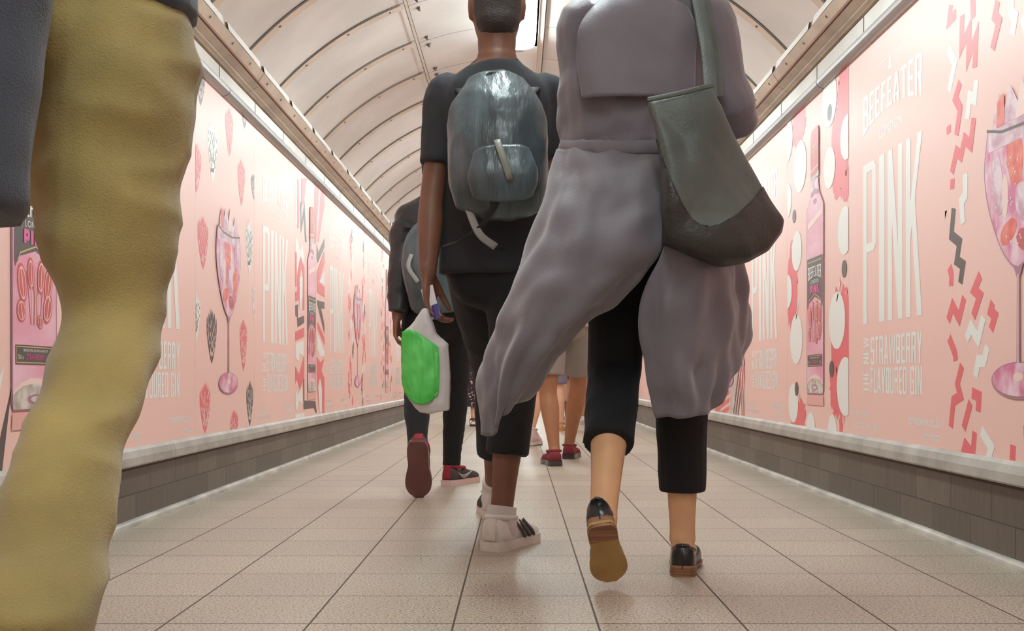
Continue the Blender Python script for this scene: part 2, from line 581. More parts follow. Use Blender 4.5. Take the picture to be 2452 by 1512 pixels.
# ---------------------------------------------------------------- ceiling lamps
LAMP_L, LAMP_P, LAMP_Y = 1.55, 2.9, 5.58
lamp_names = {0: 'lit white fluorescent ceiling lamp seen beside the head of the man in black',
              1: 'first lit ceiling lamp farther down the passage, hidden behind the man in black',
              -1: 'lit ceiling lamp above the first walkers, just out of view',
              2: 'second lit ceiling lamp beyond the one beside the head',
              3: 'third lit ceiling lamp beyond the one beside the head'}
for k in range(-4, 9):
    y = LAMP_Y + LAMP_P * k
    z = zc - 0.036
    bm = bmesh.new()
    prof = [(-.12, z + .004), (-.122, z - .010), (.122, z - .010), (.12, z + .004)]
    extrude_profile(bm, prof, y - .02, y + LAMP_L + .02, close=True)
    bmesh.ops.recalc_face_normals(bm, faces=bm.faces)
    lamp = link('ceiling_lamp', to_mesh(bm), M['lampend'], smooth=False)
    tag(lamp, lamp_names.get(k, 'lit ceiling lamp far along the passage crown, hidden behind the walkers' if k > 0 else 'lit ceiling lamp over the passage behind the viewer'),
        'lamp', 'ceiling lamps along the passage crown')
    bm = bmesh.new()
    rows = [(0.0, .55, .35), (.02, .82, .7), (.06, .96, .95), (.12, 1, 1), (LAMP_L - .12, 1, 1), (LAMP_L - .06, .96, .95), (LAMP_L - .02, .82, .7), (LAMP_L, .55, .35)]
    R_ = []
    for dy, fx, fz in rows:
        R_.append([bm.verts.new((.108 * fx * math.cos(a * math.pi / 10), y + dy, z - .010 - .05 * fz * math.sin(a * math.pi / 10) ** 0.6)) for a in range(11)])
    for A, B in zip(R_, R_[1:]):
        for i in range(10):
            bm.faces.new((A[i], A[i + 1], B[i + 1], B[i]))
    bm.faces.new(R_[0]); bm.faces.new(R_[-1][::-1])
    bmesh.ops.recalc_face_normals(bm, faces=bm.faces)
    link('diffuser', to_mesh(bm), M['lampglow'], lamp)
    bm = bmesh.new()
    box(bm, (-.02, y + LAMP_L + .06, zc - .040), (.03, y + LAMP_L + .16, zc - .0342))
    link('number_plate', to_mesh(bm), M['plate'], lamp, smooth=False)

# ================================================================= POSTERS
PW = 1.049
PMATS = ['paper', 'white', 'red', 'dark', 'pinkglass', 'gold', 'clear', 'deepred', 'stem', 'magenta', 'ice', 'bottlepink', 'palepink', 'orange', 'shade']
PM = [mat('pink poster print', (249, 204, 194), rough=0.46, coat=0.5),
      mat('white poster print', (243, 243, 238), rough=0.46, coat=0.5),
      mat('coral red poster print', (240, 108, 116), rough=0.46, coat=0.5),
      mat('charcoal poster print', (84, 76, 74), rough=0.46, coat=0.5),
      mat('printed pink drink', (222, 118, 156), rough=0.46, coat=0.5, rgb2=(245, 212, 224), vscale=9, contrast=(0.38, 0.6), stretch=(1.6, 1, 1)),
      mat('gold print', (205, 172, 110), rough=0.46, coat=0.5),
      mat('printed clear glass', (226, 216, 208), rough=0.46, coat=0.5, rgb2=(176, 160, 150), vscale=25, contrast=(0.35, 0.6)),
      mat('printed red cap', (222, 96, 98), rough=0.46, coat=0.5, var=0.12, vscale=8),
      mat('printed glass edge', (176, 124, 146), rough=0.46, coat=0.5),
      mat('magenta print', (232, 92, 160), rough=0.46, coat=0.5),
      mat('printed ice', (240, 214, 222), rough=0.46, coat=0.5, rgb2=(206, 158, 178), vscale=16, contrast=(0.4, 0.6)),
      mat('printed pink bottle', (236, 150, 176), rough=0.46, coat=0.5, rgb2=(246, 198, 212), vscale=3, contrast=(0.35, 0.65), stretch=(1, 2, 1)),
      mat('pale pink print', (250, 216, 206), rough=0.46, coat=0.5),
      mat('printed strawberry', (232, 92, 82), rough=0.46, coat=0.5, rgb2=(242, 140, 120), vscale=30, contrast=(0.35, 0.65)),
      mat('dusky pink print', (240, 178, 170), rough=0.46, coat=0.5)]
PI_ = {n: i for i, n in enumerate(PMATS)}


class Print:
    """flat print in sheet coordinates: u to the right, v up, layers 0.4 mm apart"""
    def __init__(self, h):
        self.v, self.f, self.m, self.h = [], [], [], h

    def poly(self, pts, c, layer=1, clip=True):
        if clip:
            pts = self.clip(pts)
        if len(pts) < 3:
            return
        a = sum(p[0] * q[1] - q[0] * p[1] for p, q in zip(pts, pts[1:] + pts[:1]))
        if abs(a) < 1e-8:
            return
        if a < 0:
            pts = pts[::-1]
        b = len(self.v)
        self.v += [(p[0], p[1], 0.002 + 0.0004 * layer + 0.00004 * (len(self.f) % 9)) for p in pts]
        self.f.append(tuple(range(b, b + len(pts))))
        self.m.append(PI_[c])

    def clip(self, pts):
        for ax, lim, sg in ((0, 0.004, 1), (0, PW - 0.004, -1), (1, 0.0, 1), (1, self.h, -1)):
            out = []
            for i, p in enumerate(pts):
                q = pts[i - 1]
                pin, qin = sg * (p[ax] - lim) >= 0, sg * (q[ax] - lim) >= 0
                if pin != qin:
                    t = (lim - q[ax]) / (p[ax] - q[ax])
                    out.append((q[0] + (p[0] - q[0]) * t, q[1] + (p[1] - q[1]) * t))
                if pin:
                    out.append(p)
            pts = out
            if not pts:
                return []
        return [tuple(p) for p in pts]

    def ell(self, c, rx, ry, col, layer=1, n=28, jag=0.0, seed=0, rot=0.0):
        rnd = random.Random(seed)
        pts = []
        for i in range(n):
            a = 2 * math.pi * i / n
            k = 1 + jag * (rnd.random() - 0.5) * 2
            x, y = rx * math.cos(a) * k, ry * math.sin(a) * k
            pts.append((c[0] + x * math.cos(rot) - y * math.sin(rot), c[1] + x * math.sin(rot) + y * math.cos(rot)))
        self.poly(pts, col, layer)

    def line(self, pts, wd, col, layer=1):
        """thick polyline with mitred bends"""
        L, R = [], []
        for i, p in enumerate(pts):
            a = pts[max(i - 1, 0)]; b = pts[min(i + 1, len(pts) - 1)]
            d1 = V((p[0] - a[0], p[1] - a[1])); d2 = V((b[0] - p[0], b[1] - p[1]))
            if d1.length < 1e-9: d1 = d2
            if d2.length < 1e-9: d2 = d1
            n1 = V((-d1.y, d1.x)).normalized(); n2 = V((-d2.y, d2.x)).normalized()
            n = (n1 + n2)
            n = n.normalized() if n.length > 0.2 else n1
            k = wd / 2 / max(n.dot(n1), 0.4)
            L.append((p[0] + n.x * k, p[1] + n.y * k)); R.append((p[0] - n.x * k, p[1] - n.y * k))
        for i in range(len(pts) - 1):
            self.poly([L[i], L[i + 1], R[i + 1], R[i]], col, layer)

    def build(self, name, parent=None):
        me = bpy.data.meshes.new(name)
        me.from_pydata(self.v, [], self.f)
        me.polygons.foreach_set('material_index', self.m)
        for m_ in PM:
            me.materials.append(m_)
        me.update()
        return me


# ---- condensed block capitals: every glyph is polygons in a unit box; sx, sy are the stroke widths
def glyph(ch, sx, sy):
    R = lambda x0, y0, x1, y1: [(x0, y0), (x1, y0), (x1, y1), (x0, y1)]
    L, Rr = R(0, 0, sx, 1), R(1 - sx, 0, 1, 1)
    c = min(sx, .3) * 0.6; d = sy * 0.7
    top, bot = R(0, 1 - sy, 1, 1), R(0, 0, 1, sy)
    capT = [(0, 1 - sy), (1, 1 - sy), (1, 1 - d), (1 - c, 1), (c, 1), (0, 1 - d)]
    capB = [(0, sy), (0, d), (c, 0), (1 - c, 0), (1, d), (1, sy)]
    h = 0.5
    G = {
        'I': [R(0, 0, 1, 1)],
        'P': [L, [(0, 1 - sy), (1, 1 - sy), (1, 1 - d), (1 - c, 1), (0, 1)], [(0, h - sy), (1 - c, h - sy), (1, h - sy + d), (1, h), (0, h)], R(1 - sx, h - .01, 1, 1 - sy + .01)],
        'N': [L, Rr, [(0, 1), (sx, 1), (1, 0), (1 - sx, 0)]],
        'K': [L, [(sx * .9, .42), (sx * .9, .62), (1 - sx * .9, 1), (1, 1), (1, .98)], [(sx * 1.1, .60), (sx * 1.9, .66), (1, 0), (1 - sx, 0)]],
        'B': [L, [(0, 1 - sy), (1, 1 - sy), (1, 1 - d), (1 - c, 1), (0, 1)], [(0, sy), (0, 0), (1 - c, 0), (1, d), (1, sy)], R(0, h - sy / 2, .93, h + sy / 2), R(1 - sx, h + sy * .3, 1, 1 - sy), R(1 - sx, sy, 1, h - sy * .3)],
        'E': [L, top, bot, R(0, h - sy / 2, .86, h + sy / 2)],
        'F': [L, top, R(0, h - sy / 2, .86, h + sy / 2)],
        'A': [[(0, 0), (sx * .9, 0), (.5 + sx * .35, 1), (.5 - sx * .55, 1)], [(1, 0), (1 - sx * .9, 0), (.5 - sx * .35, 1), (.5 + sx * .55, 1)], R(.2, .2, .8, .2 + sy)],
        'T': [R(.5 - sx / 2, 0, .5 + sx / 2, 1), top],
        'R': [L, [(0, 1 - sy), (1, 1 - sy), (1, 1 - d), (1 - c, 1), (0, 1)], R(0, h - sy / 2, .92, h + sy / 2), R(1 - sx, h + sy * .3, 1, 1 - sy), [(1 - sx * 1.5, h), (1 - sx * .4, h), (1, 0), (1 - sx, 0)]],
        'S': [capT, capB, R(0, h - sy / 2, 1, h + sy / 2), R(0, h, sx, 1 - sy), R(1 - sx, sy, 1, h), R(1 - sx, 1 - sy * 2, 1, 1 - sy), R(0, sy, sx, sy * 2)],
        'W': [[(0, 1), (sx * .8, 1), (.25 + sx * .3, 0), (.25 - sx * .4, 0)], [(.5 - sx * .3, 1), (.5 + sx * .3, 1), (.25 + sx * .4, 0), (.25 - sx * .3, 0)],
              [(.5 - sx * .3, 1), (.5 + sx * .3, 1), (.75 + sx * .3, 0), (.75 - sx * .4, 0)], [(1, 1), (1 - sx * .8, 1), (.75 - sx * .3, 0), (.75 + sx * .4, 0)]],
        'Y': [[(0, 1), (sx, 1), (.5 + sx / 2, .4), (.5 - sx / 2, .4)], [(1, 1), (1 - sx, 1), (.5 - sx / 2, .4), (.5 + sx / 2, .4)], R(.5 - sx / 2, 0, .5 + sx / 2, .45)],
        'L': [L, bot],
        'V': [[(0, 1), (sx, 1), (.5 + sx / 2, 0), (.5 - sx / 2, 0)], [(1, 1), (1 - sx, 1), (.5 - sx / 2, 0), (.5 + sx / 2, 0)]],
        'O': [capT, capB, R(0, sy, sx, 1 - sy), R(1 - sx, sy, 1, 1 - sy)],
        'U': [capB, R(0, sy, sx, 1), R(1 - sx, sy, 1, 1)],
        'D': [L, [(0, 1 - sy), (1, 1 - sy), (1, 1 - d), (1 - c, 1), (0, 1)], [(0, sy), (0, 0), (1 - c, 0), (1, d), (1, sy)], R(1 - sx, sy, 1, 1 - sy)],
        'G': [capT, capB, R(0, sy, sx, 1 - sy), R(1 - sx, sy, 1, .5), R(.5, .42, 1, .42 + sy), R(1 - sx, 1 - sy * 2, 1, 1 - sy)],
        'H': [L, Rr, R(0, h - sy / 2, 1, h + sy / 2)],
        'Q': [],
    }
    return G[ch]


WID = {'I': .42, 'W': 1.45, 'N': 1.06, 'K': 1.05, 'E': .86, 'F': .82, 'L': .82, 'T': .9, ' ': .45, 'A': 1.05, 'V': 1.05, 'Y': 1.02}


def block(pr, text, u0, v0, u1, v1, col, layer=1, stroke=.30, hz=None, gap=.20, warp=None, rot=False, equal=False, clip=False):
    """block capitals filling the rectangle; rot turns the line to read upwards"""
    ws = [1.0 if equal and c not in 'I ' else WID.get(c, 1.0) for c in text]
    tot = sum(ws) + gap * (len(text) - 1)
    wid = (v1 - v0) if rot else (u1 - u0)
    hei = (u1 - u0) if rot else (v1 - v0)
    k = wid / tot
    x = 0.0
    for ch, w_ in zip(text, ws):
        if ch != ' ':
            sx = 1.0 if ch == 'I' else stroke / w_
            sy = hz if hz else stroke * k / hei * 0.85
            for pl in glyph(ch, sx, sy):
                pts = []
                for gx, gy in pl:
                    X, Y = (x + gx * w_) * k, gy
                    if warp: Y = warp(X / wid, Y)
                    Y *= hei
                    pts.append((u1 - Y, v0 + X) if rot else (u0 + X, v0 + Y))
                pr.poly(pts, col, layer, clip)
        x += w_ + gap


def small_text(pr, text, u, v, size, col, layer=1, align='LEFT', xs=0.75, bold=0.0):
    cu = bpy.data.curves.new('t', 'FONT')
    cu.body = text
    cu.size = size
    cu.align_x = align
    cu.resolution_u = 2
    cu.offset = bold
    ob = bpy.data.objects.new('t', cu)
    COL.objects.link(ob)
    dg = bpy.context.evaluated_depsgraph_get()
    me = bpy.data.meshes.new_from_object(ob.evaluated_get(dg))
    bpy.data.objects.remove(ob)
    b = len(pr.v)
    pr.v += [(u + q.co.x * xs, v + q.co.y, 0.002 + 0.0004 * layer) for q in me.vertices]
    for p in me.polygons:
        pr.f.append(tuple(b + i for i in p.vertices)); pr.m.append(PI_[col])
    bpy.data.meshes.remove(me)


def lettering(h):
    pr = Print(h)
    W_ = 'white'
    # little emblem with a rule on either side
    pr.poly([(.49, 1.36), (.505, 1.425), (.52, 1.36)], W_); pr.poly([(.485, 1.345), (.525, 1.345), (.52, 1.358), (.49, 1.358)], W_)
    pr.line([(.36, 1.385), (.465, 1.395)], .004, W_); pr.line([(.545, 1.395), (.65, 1.385)], .004, W_)
    block(pr, 'BEEFEATER', .19, 1.165, .83, 1.315, W_, 1, .34, warp=lambda x, y: y * (1 - .30 * (1 - (2 * x - 1) ** 2)) + .30 * (1 - (2 * x - 1) ** 2) * 1.0, gap=.16)
    small_text(pr, 'LONDON', .51, 1.118, .052, W_, align='CENTER', xs=1.1, bold=.0006)
    block(pr, 'PINK', .19, .435, .83, 1.05, W_, 1, .30, hz=.055, gap=.22, equal=True)
    block(pr, 'STRAWBERRY', .283, .277, .83, .383, W_, 1, .33, gap=.20)
    block(pr, 'FLAVOURED GIN', .283, .170, .83, .266, W_, 1, .33, gap=.20)
    block(pr, 'THE NEW', .192, .170, .262, .383, W_, 1, .30, gap=.22, rot=True)
    small_text(pr, 'PLEASE DRINK', .06, .072, .034, W_, xs=.95, bold=.0002)
    small_text(pr, 'BEEFEATER RESPONSIBLY', .06, .028, .034, W_, xs=.85, bold=.0002)
    small_text(pr, 'drinkaware.co.uk', .985, .068, .052, W_, align='RIGHT', xs=.78, bold=.0008)
    small_text(pr, 'for the facts', .985, .024, .038, W_, align='RIGHT', xs=.72, bold=.0005)
    return pr


def bottle(h, c=.535, v0=.155):
    pr = Print(h)
    hw = .147; nw = .068
    body = [(-hw + .01, 0), (hw - .01, 0), (hw, .02), (hw, .83), (hw * .97, .845), (nw + .012, .90), (nw - .004, .94), (nw - .004, .972),
            (-nw + .004, .972), (-nw + .004, .94), (-nw - .012, .90), (-hw * .97, .845), (-hw, .83), (-hw, .02)]
    O = lambda pts: [(c + x, v0 + y) for x, y in pts]
    pr.poly(O([(x * 1.0, y) for x, y in body]), 'stem', 1)
    pr.poly(O([(x * .945, y * .997 + .003) for x, y in body]), 'bottlepink', 2)
    # pale shoulder highlight
    pr.poly(O([(-.12, .78), (.13, .83), (.13, .80), (-.12, .75)]), 'palepink', 3)
    # clear neck, dark collar
    pr.poly(O([(-nw + .012, .97), (nw - .012, .97), (nw - .012, .915), (0, .925), (-nw + .012, .915)]), 'ice', 3)
    pr.poly(O([(-nw + .004, .915), (0, .928), (nw - .004, .915), (nw - .002, .895), (0, .905), (-nw + .002, .895)]), 'stem', 4)
    pr.poly(O([(-nw, .966), (nw, .976), (nw, 1.0), (-nw, .99)]), 'clear', 4)
    # red cap
    pr.poly(O([(-nw, .985), (nw, 1.0), (nw, 1.18), (nw - .015, 1.205), (-nw + .02, 1.195), (-nw, 1.17)]), 'deepred', 5)
    pr.line(O([(-nw, 1.01), (nw, 1.025)]), .006, 'palepink', 6)
    pr.line(O([(0, 1.06), (.004, 1.12)]), .006, 'gold', 6)
    for y in (1.065, 1.09, 1.115):
        pr.line(O([(-.025, y), (.03, y + .012)]), .005, 'gold', 6)
    small_text(pr, '1820', c, v0 + .86, .03, 'stem', 4, 'CENTER', 1.0)
    # dark front label with gold edge
    lab = [(-.125, .405), (-.12, .385), (-.10, .415), (0, .44), (.10, .415), (.12, .385), (.125, .405), (.125, .612), (-.125, .612)]
    pr.poly(O([(x * 1.06, y if y < .5 else y + .006) for x, y in lab]), 'dark', 4)
    pr.line(O([(-.118, .60), (.118, .60)]), .005, 'gold', 5)
    pr.line(O([(-.113, .40), (-.098, .425), (0, .452), (.098, .425), (.113, .40)]), .005, 'gold', 5)
    block(pr, 'BEEFEATER', c - .112, v0 + .515, c + .112, v0 + .578, 'white', 6, .34, gap=.14,
          warp=lambda x, y: y * (1 - .25 * (1 - (2 * x - 1) ** 2)) + .25 * (1 - (2 * x - 1) ** 2))
    small_text(pr, 'LONDON', c, v0 + .500, .026, 'white', 6, 'CENTER', 1.2)
    block(pr, 'PINK', c - .075, v0 + .455, c + .075, v0 + .493, 'magenta', 6, .38, gap=.25)
    # engraved strawberry plant between the labels
    rnd = random.Random(3)
    for i in range(7):
        x = -.03 + .01 * i
        pr.line(O([(x, .235), (x * 1.4 + .008 * math.sin(i), .31), (x * 2.0, .38)]), .004, 'palepink' if i % 2 else 'deepred', 4)
    for x, y, rx, ry, a in ((-.085, .345, .028, .055, .2), (-.03, .375, .022, .045, .1), (.035, .37, .025, .05, -.1), (.085, .355, .028, .052, -.25), (-.09, .27, .028, .032, .3), (.08, .285, .03, .045, -.3), (.03, .245, .02, .02, 0)):
        pr.ell((c + x, v0 + y), rx, ry, 'deepred', 4, 18, rot=a)
        pr.ell((c + x, v0 + y), rx * .82, ry * .82, 'palepink', 5, 18, rot=a)
        pr.ell((c + x, v0 + y), rx * .68, ry * .72, 'deepred', 6, 18, rot=a)
        pr.line([(c + x + math.sin(a) * ry * .7, v0 + y - ry * .7), (c + x - math.sin(a) * ry * .7, v0 + y + ry * .7)], .004, 'palepink', 7)
    # narrow lower label
    pr.poly(O([(-.125, .125), (.125, .125), (.125, .178), (-.125, .178)]), 'dark', 4)
    pr.line(O([(-.12, .13), (.12, .13), (.12, .173), (-.12, .173), (-.12, .13)]), .003, 'gold', 5)
    small_text(pr, 'PREMIUM PINK GIN WITH A HINT OF', c, v0 + .160, .0105, 'white', 6, 'CENTER', .9)
    small_text(pr, 'STRAWBERRY', c, v0 + .139, .021, 'magenta', 6, 'CENTER', .9)
    small_text(pr, '70cl e', c - .112, v0 + .139, .018, 'white', 6, 'LEFT', .8)
    small_text(pr, '37.5%', c + .112, v0 + .139, .015, 'white', 6, 'RIGHT', .8)
    # clear arched foot
    pr.poly(O([(-.140, .006), (.140, .006), (.140, .05), (.09, .075), (.03, .088), (-.03, .088), (-.09, .075), (-.140, .05)]), 'palepink', 3)
    pr.poly(O([(-.138, .004), (.138, .004), (.138, .045), (.08, .066), (0, .074), (-.08, .066), (-.138, .045)]), 'clear', 4)
    pr.ell((c, v0 + .03), .05, .014, 'stem', 5); pr.ell((c, v0 + .03), .035, .008, 'clear', 6)
    # soft reflection on the shelf the bottle is shown on
    pr.poly(O([(-.14, -.004), (.14, -.004), (.145, -.05), (-.145, -.05)]), 'shade', 1)
    return pr


def glass(h, c=.53, vt=.0):
    """stemmed balloon glass with pink drink, ice and strawberry slices"""
    pr = Print(h)
    V0 = .165
    O = lambda pts: [(c + x, V0 + y) for x, y in pts]
    prof = [(0, .355), (.05, .372), (.11, .42), (.17, .50), (.207, .575), (.222, .645), (.215, .70), (.198, .76)]
    prof = [tuple(p) for p in crom(prof, 4)]
    outer = prof + [(-x, y) for x, y in prof[::-1]]
    # ice and fruit above the rim
    pr.poly(O([(-.17, .74), (-.155, .80), (-.12, .855), (-.09, .80), (-.05, .86), (0, .80), (.03, .875), (.08, .79), (.12, .84), (.16, .80), (.18, .74)]), 'ice', 1)
    pr.poly(O([(-.14, .74), (-.135, .83), (-.09, .85), (-.085, .74)]), 'orange', 2)
    pr.poly(O([(-.02, .76), (.02, .86), (.06, .80), (.03, .75)]), 'palepink', 2)
    pr.poly(O(outer), 'stem', 2)
    pr.poly(O([(x * .965, .36 + (y - .355) * .985) for x, y in outer]), 'pinkglass', 3)
    pr.poly(O([(-.19, .70), (.19, .70), (.186, .757), (-.186, .757)]), 'ice', 4)
    pr.line(O([(-.2, .765), (-.1, .742), (.05, .735), (.2, .752)]), .008, 'dark', 5)
    for x, y, rx, ry, a, cl in ((-.02, .66, .05, .085, .2, 'orange'), (.11, .53, .045, .07, -.3, 'orange'), (-.06, .46, .055, .03, .4, 'orange'), (.04, .43, .05, .03, -.2, 'deepred'),
                                (-.13, .60, .035, .09, .15, 'ice'), (.14, .66, .035, .06, -.2, 'ice'), (.03, .53, .04, .06, .5, 'ice'), (-.08, .56, .02, .06, 0, 'palepink')):
        pr.ell((c + x, V0 + y), rx, ry, cl, 4, 22, jag=.06, seed=int(abs(x) * 1000), rot=a)
    rnd = random.Random(9)
    for i in range(60):
        y = .42 + rnd.random() * .28
        x = (rnd.random() * 2 - 1) * .17
        pr.ell((c + x, V0 + y), .0035, .0035, 'white', 5, 6)
    # stem and foot
    pr.poly(O([(-.022, .06), (.022, .06), (.010, .10), (.008, .33), (.03, .365), (-.03, .365), (-.008, .33), (-.010, .10)]), 'stem', 2)
    pr.poly(O([(-.003, .08), (.003, .08), (.003, .34), (-.003, .34)]), 'palepink', 3)
    pr.ell((c + .0, V0 + .055), .172, .050, 'stem', 1, 32)
    pr.ell((c + .0, V0 + .057), .164, .045, 'pinkglass', 2, 32)
    pr.ell((c + .05, V0 + .04), .11, .02, 'stem', 2, 24, rot=.1)
    pr.ell((c + .05, V0 + .045), .10, .018, 'pinkglass', 3, 24, rot=.1)
    pr.ell((c, V0 + .065), .03, .012, 'palepink', 3, 18)
    return pr


def berry(pr, c, w_, h_, col, pip, seed, layer=1):
    """brushed strawberry: pointed below, ragged above, with slanted pips"""
    rnd = random.Random(seed)
    pts = [(0, -.5), (.16, -.38), (.34, -.15), (.46, .08), (.48, .25)]
    left = [(-x, y) for x, y in pts[::-1][:-1]]
    crown = []
    n = 11
    for i in range(n):
        x = .44 - .88 * i / (n - 1)
        crown.append((x, .22 + (.28 * (1 - abs(x) * 1.4)) + (.10 if i % 2 == 0 else -.08) * rnd.uniform(.5, 1)))
    P = pts + crown + left
    pr.poly([(c[0] + x * w_, c[1] + y * h_) for x, y in P], col, layer)
    for j in range(9):
        for i in range(5):
            y = -.30 + j * .075
            half = .40 * min(1, (y + .5) / .55)
            x = (i - 2) / 2.0 * half * .85 + (.05 if j % 2 else -.03)
            if rnd.random() < .18: continue
            l = .035 + rnd.random() * .02
            cx, cy = c[0] + x * w_, c[1] + (y + rnd.uniform(-.015, .015)) * h_
            pr.poly([(cx - .022 * w_, cy - l * h_), (cx + .022 * w_, cy - l * h_ * .6), (cx + .022 * w_, cy + l * h_), (cx - .022 * w_, cy + l * h_ * .6)], pip, layer + 1)


def splash(pr, c, rx, ry, col, seed, layer=1):
    """brush-painted patch with ragged ends and stray flecks"""
    rnd = random.Random(seed)
    n = 40
    pts = []
    for i in range(n):
        a = 2 * math.pi * i / n
        k = 1 + (rnd.random() - .5) * (.10 + .40 * abs(math.sin(a)) ** 3)
        e = abs(math.cos(a)) ** .6 * (1 if math.cos(a) > 0 else -1)
        pts.append((c[0] + rx * e * (1 + (rnd.random() - .5) * .08), c[1] + ry * math.sin(a) * k))
    pr.poly(pts, col, layer)
    for i in range(16):
        a = rnd.random() * 6.28
        r = 1.0 + rnd.random() * .18
        pr.ell((c[0] + rx * r * math.cos(a), c[1] + ry * r * math.sin(a)), .004 + rnd.random() * .01, .006 + rnd.random() * .02, col, layer, 7, .3, seed + i)


# ---- the sheets; uv() turns a place measured on the photograph into sheet coordinates
def uv(side, d0, px, py):
    s = -1 if side == 'left' else 1
    d = WX * FPX / (s * (px - CX))
    u = (d - d0) if side == 'left' else (d0 + PW - d)
    return (u, (CY - py) / FPX * d - (ZB[side] - CZ))


def ru(side, d0, px, py, ry):
    d = WX * FPX / abs(px - CX)
    return ry * d / FPX


PH = {'left': ZT['left'] - ZB['left'], 'right': ZT['right'] - ZB['right']}


def dots(side, d0):
    """white and dark discs over red brush patches"""
    h = PH[side]; pr = Print(h)
    U = lambda px, py: uv('right', 4.566, px, py)
    for px, py, rx, ry, sd in ((1899, 690, .10, .20, 1), (1912, 998, .14, .08, 2), (2012, 360, .12, .17, 3), (2014, 850, .13, .26, 4), (1914, 300, .12, .09, 5), (2024, 240, .09, .14, 6), (2026, 440, .06, .06, 7), (1999, 930, .05, .10, 8), (2016, 1030, .02, .08, 9), (2028, 740, .05, .07, 11)):
        splash(pr, U(px, py), rx, ry, 'red', sd, 1)
    for px, py, ry in ((1918, 397, 62), (1888, 334, 52), (1888, 480, 40), (1910, 600, 48), (1909, 813, 60), (1902, 966, 47), (1889, 698, 40), (1989, 238, 64), (1989, 400, 50), (2031, 326, 54), (2026, 551, 58),
                       (2007, 767, 69), (2027, 926, 71), (1944, 1028, 40), (1996, 1032, 38)):
        c = U(px, py); r = ru('right', 0, px, py, ry)
        pr.ell(c, r, r, 'white', 3, 40, .008, px)
    for px, py, ry in ((1990, 267, 20), (1904, 517, 16), (2025, 643, 21), (1994.6, 884, 20), (1910, 932, 17)):
        c = U(px, py); r = ru('right', 0, px, py, ry)
        pr.ell(c, r, r, 'dark', 4, 28, .01, px)
    for px, py in ((2010, 703), (1911, 748)):
        c = U(px, py)
        pr.line([(c[0] - .02, c[1] - .03), c, (c[0] + .03, c[1] + .05)], .012, 'white', 3)
    return pr


def confetti(side, d0):
    """zigzag slips either side of the glass"""
    h = PH[side]; pr = Print(h)
    A = lambda p: uv('right', 2.505, 1750 + p[0] / 2.1595, p[1] / 2.1595)
    B = lambda p: uv('right', 2.505, 1650 + p[0] / 1.8903, 600 + p[1] / 1.8903)
    S = [(A, 'red', [(1138, 26), (1128, 110), (1165, 70)]), (A, 'red', [(1250, -40), (1252, 95)]), (A, 'red', [(1380, 5), (1364, 82), (1386, 112), (1352, 255)]),
         (A, 'white', [(1452, -10), (1448, 60), (1470, 88), (1455, 178)]), (A, 'red', [(1195, 78), (1192, 245), (1232, 150), (1228, 300), (1268, 185), (1260, 350)]),
         (A, 'white', [(1124, 250), (1158, 325), (1128, 470)]), (A, 'red', [(1185, 425), (1160, 510), (1185, 562), (1166, 700)]),
         (A, 'white', [(1268, 415), (1260, 512), (1234, 500), (1222, 615)]), (A, 'red', [(1256, 610), (1240, 750), (1208, 720), (1190, 805), (1166, 785), (1142, 895)]),
         (A, 'red', [(1125, 650), (1127, 692)]), (A, 'red', [(1146, 925), (1144, 980)]), (A, 'white', [(1212, 898), (1212, 1012), (1192, 1040), (1200, 1158)]),
         (A, 'dark', [(1152, 1078), (1140, 1218), (1182, 1255), (1168, 1348), (1200, 1372), (1186, 1465)]), (A, 'red', [(1130, 1380), (1140, 1425), (1138, 1480)]),
         (B, 'red', [(1318, 110), (1290, 180), (1316, 205), (1286, 300)]), (B, 'red', [(1245, 212), (1222, 308), (1192, 250), (1172, 318)]), (B, 'red', [(1374, 235), (1364, 275), (1384, 297), (1366, 360)]),
         (B, 'white', [(1332, 302), (1308, 405), (1276, 345), (1256, 402)]), (B, 'white', [(1350, 435), (1334, 502), (1308, 500), (1296, 572)]), (B, 'red', [(1176, 395), (1204, 470), (1206, 500)]),
         (B, 'red', [(1235, 520), (1214, 605), (1228, 660), (1196, 682), (1184, 800)]), (B, 'red', [(1274, 688), (1242, 808)]), (B, 'red', [(1280, 645), (1312, 662), (1308, 730)]),
         (B, 'red', [(1292, 822), (1284, 925), (1250, 880), (1238, 930)]), (B, 'white', [(1322, 815), (1368, 892), (1352, 950)]), (B, 'red', [(1466, 882), (1462, 970)])]
    for f, col, pts in S:
        q = [f(p) for p in pts]
        pr.line(q, .034, col, 1)
        pr.line([(1.06 - u + .0, v * .93 + .06) for u, v in q], .034, col, 1)
    return pr


def berries(side, d0):
    h = PH[side]; pr = Print(h)
    U = lambda px, py: uv('left', 4.694, px, py)
    for px, y0, y1, col, pip, wd in ((509, 293, 436, 'white', 'dark', .17), (549, 262, 376, 'red', 'palepink', .15), (578, 387, 494, 'red', 'palepink', .15), (609, 420, 482, 'dark', 'palepink', .15),
                                     (470, 345, 462, 'red', 'palepink', .15), (486, 522, 647, 'red', 'palepink', .17), (597, 530, 657, 'white', 'dark', .15), (468, 703, 823, 'white', 'dark', .15),
                                     (612, 680, 785, 'white', 'dark', .15), (507, 748, 872, 'dark', 'palepink', .17), (583, 770, 890, 'red', 'white', .15), (491, 920, 1040, 'red', 'white', .17),
                                     (598, 918, 1022, 'dark', 'white', .15), (561, 985, 1082, 'red', 'white', .15), (480, 140, 254, 'dark', 'palepink', .15), (585, 220, 309, 'dark', 'palepink', .15)):
        a, b = U(px, y1), U(px, y0)
        berry(pr, ((a[0] + b[0]) / 2, (a[1] + b[1]) / 2), wd, b[1] - a[1], col, pip, px, 1)
    return pr


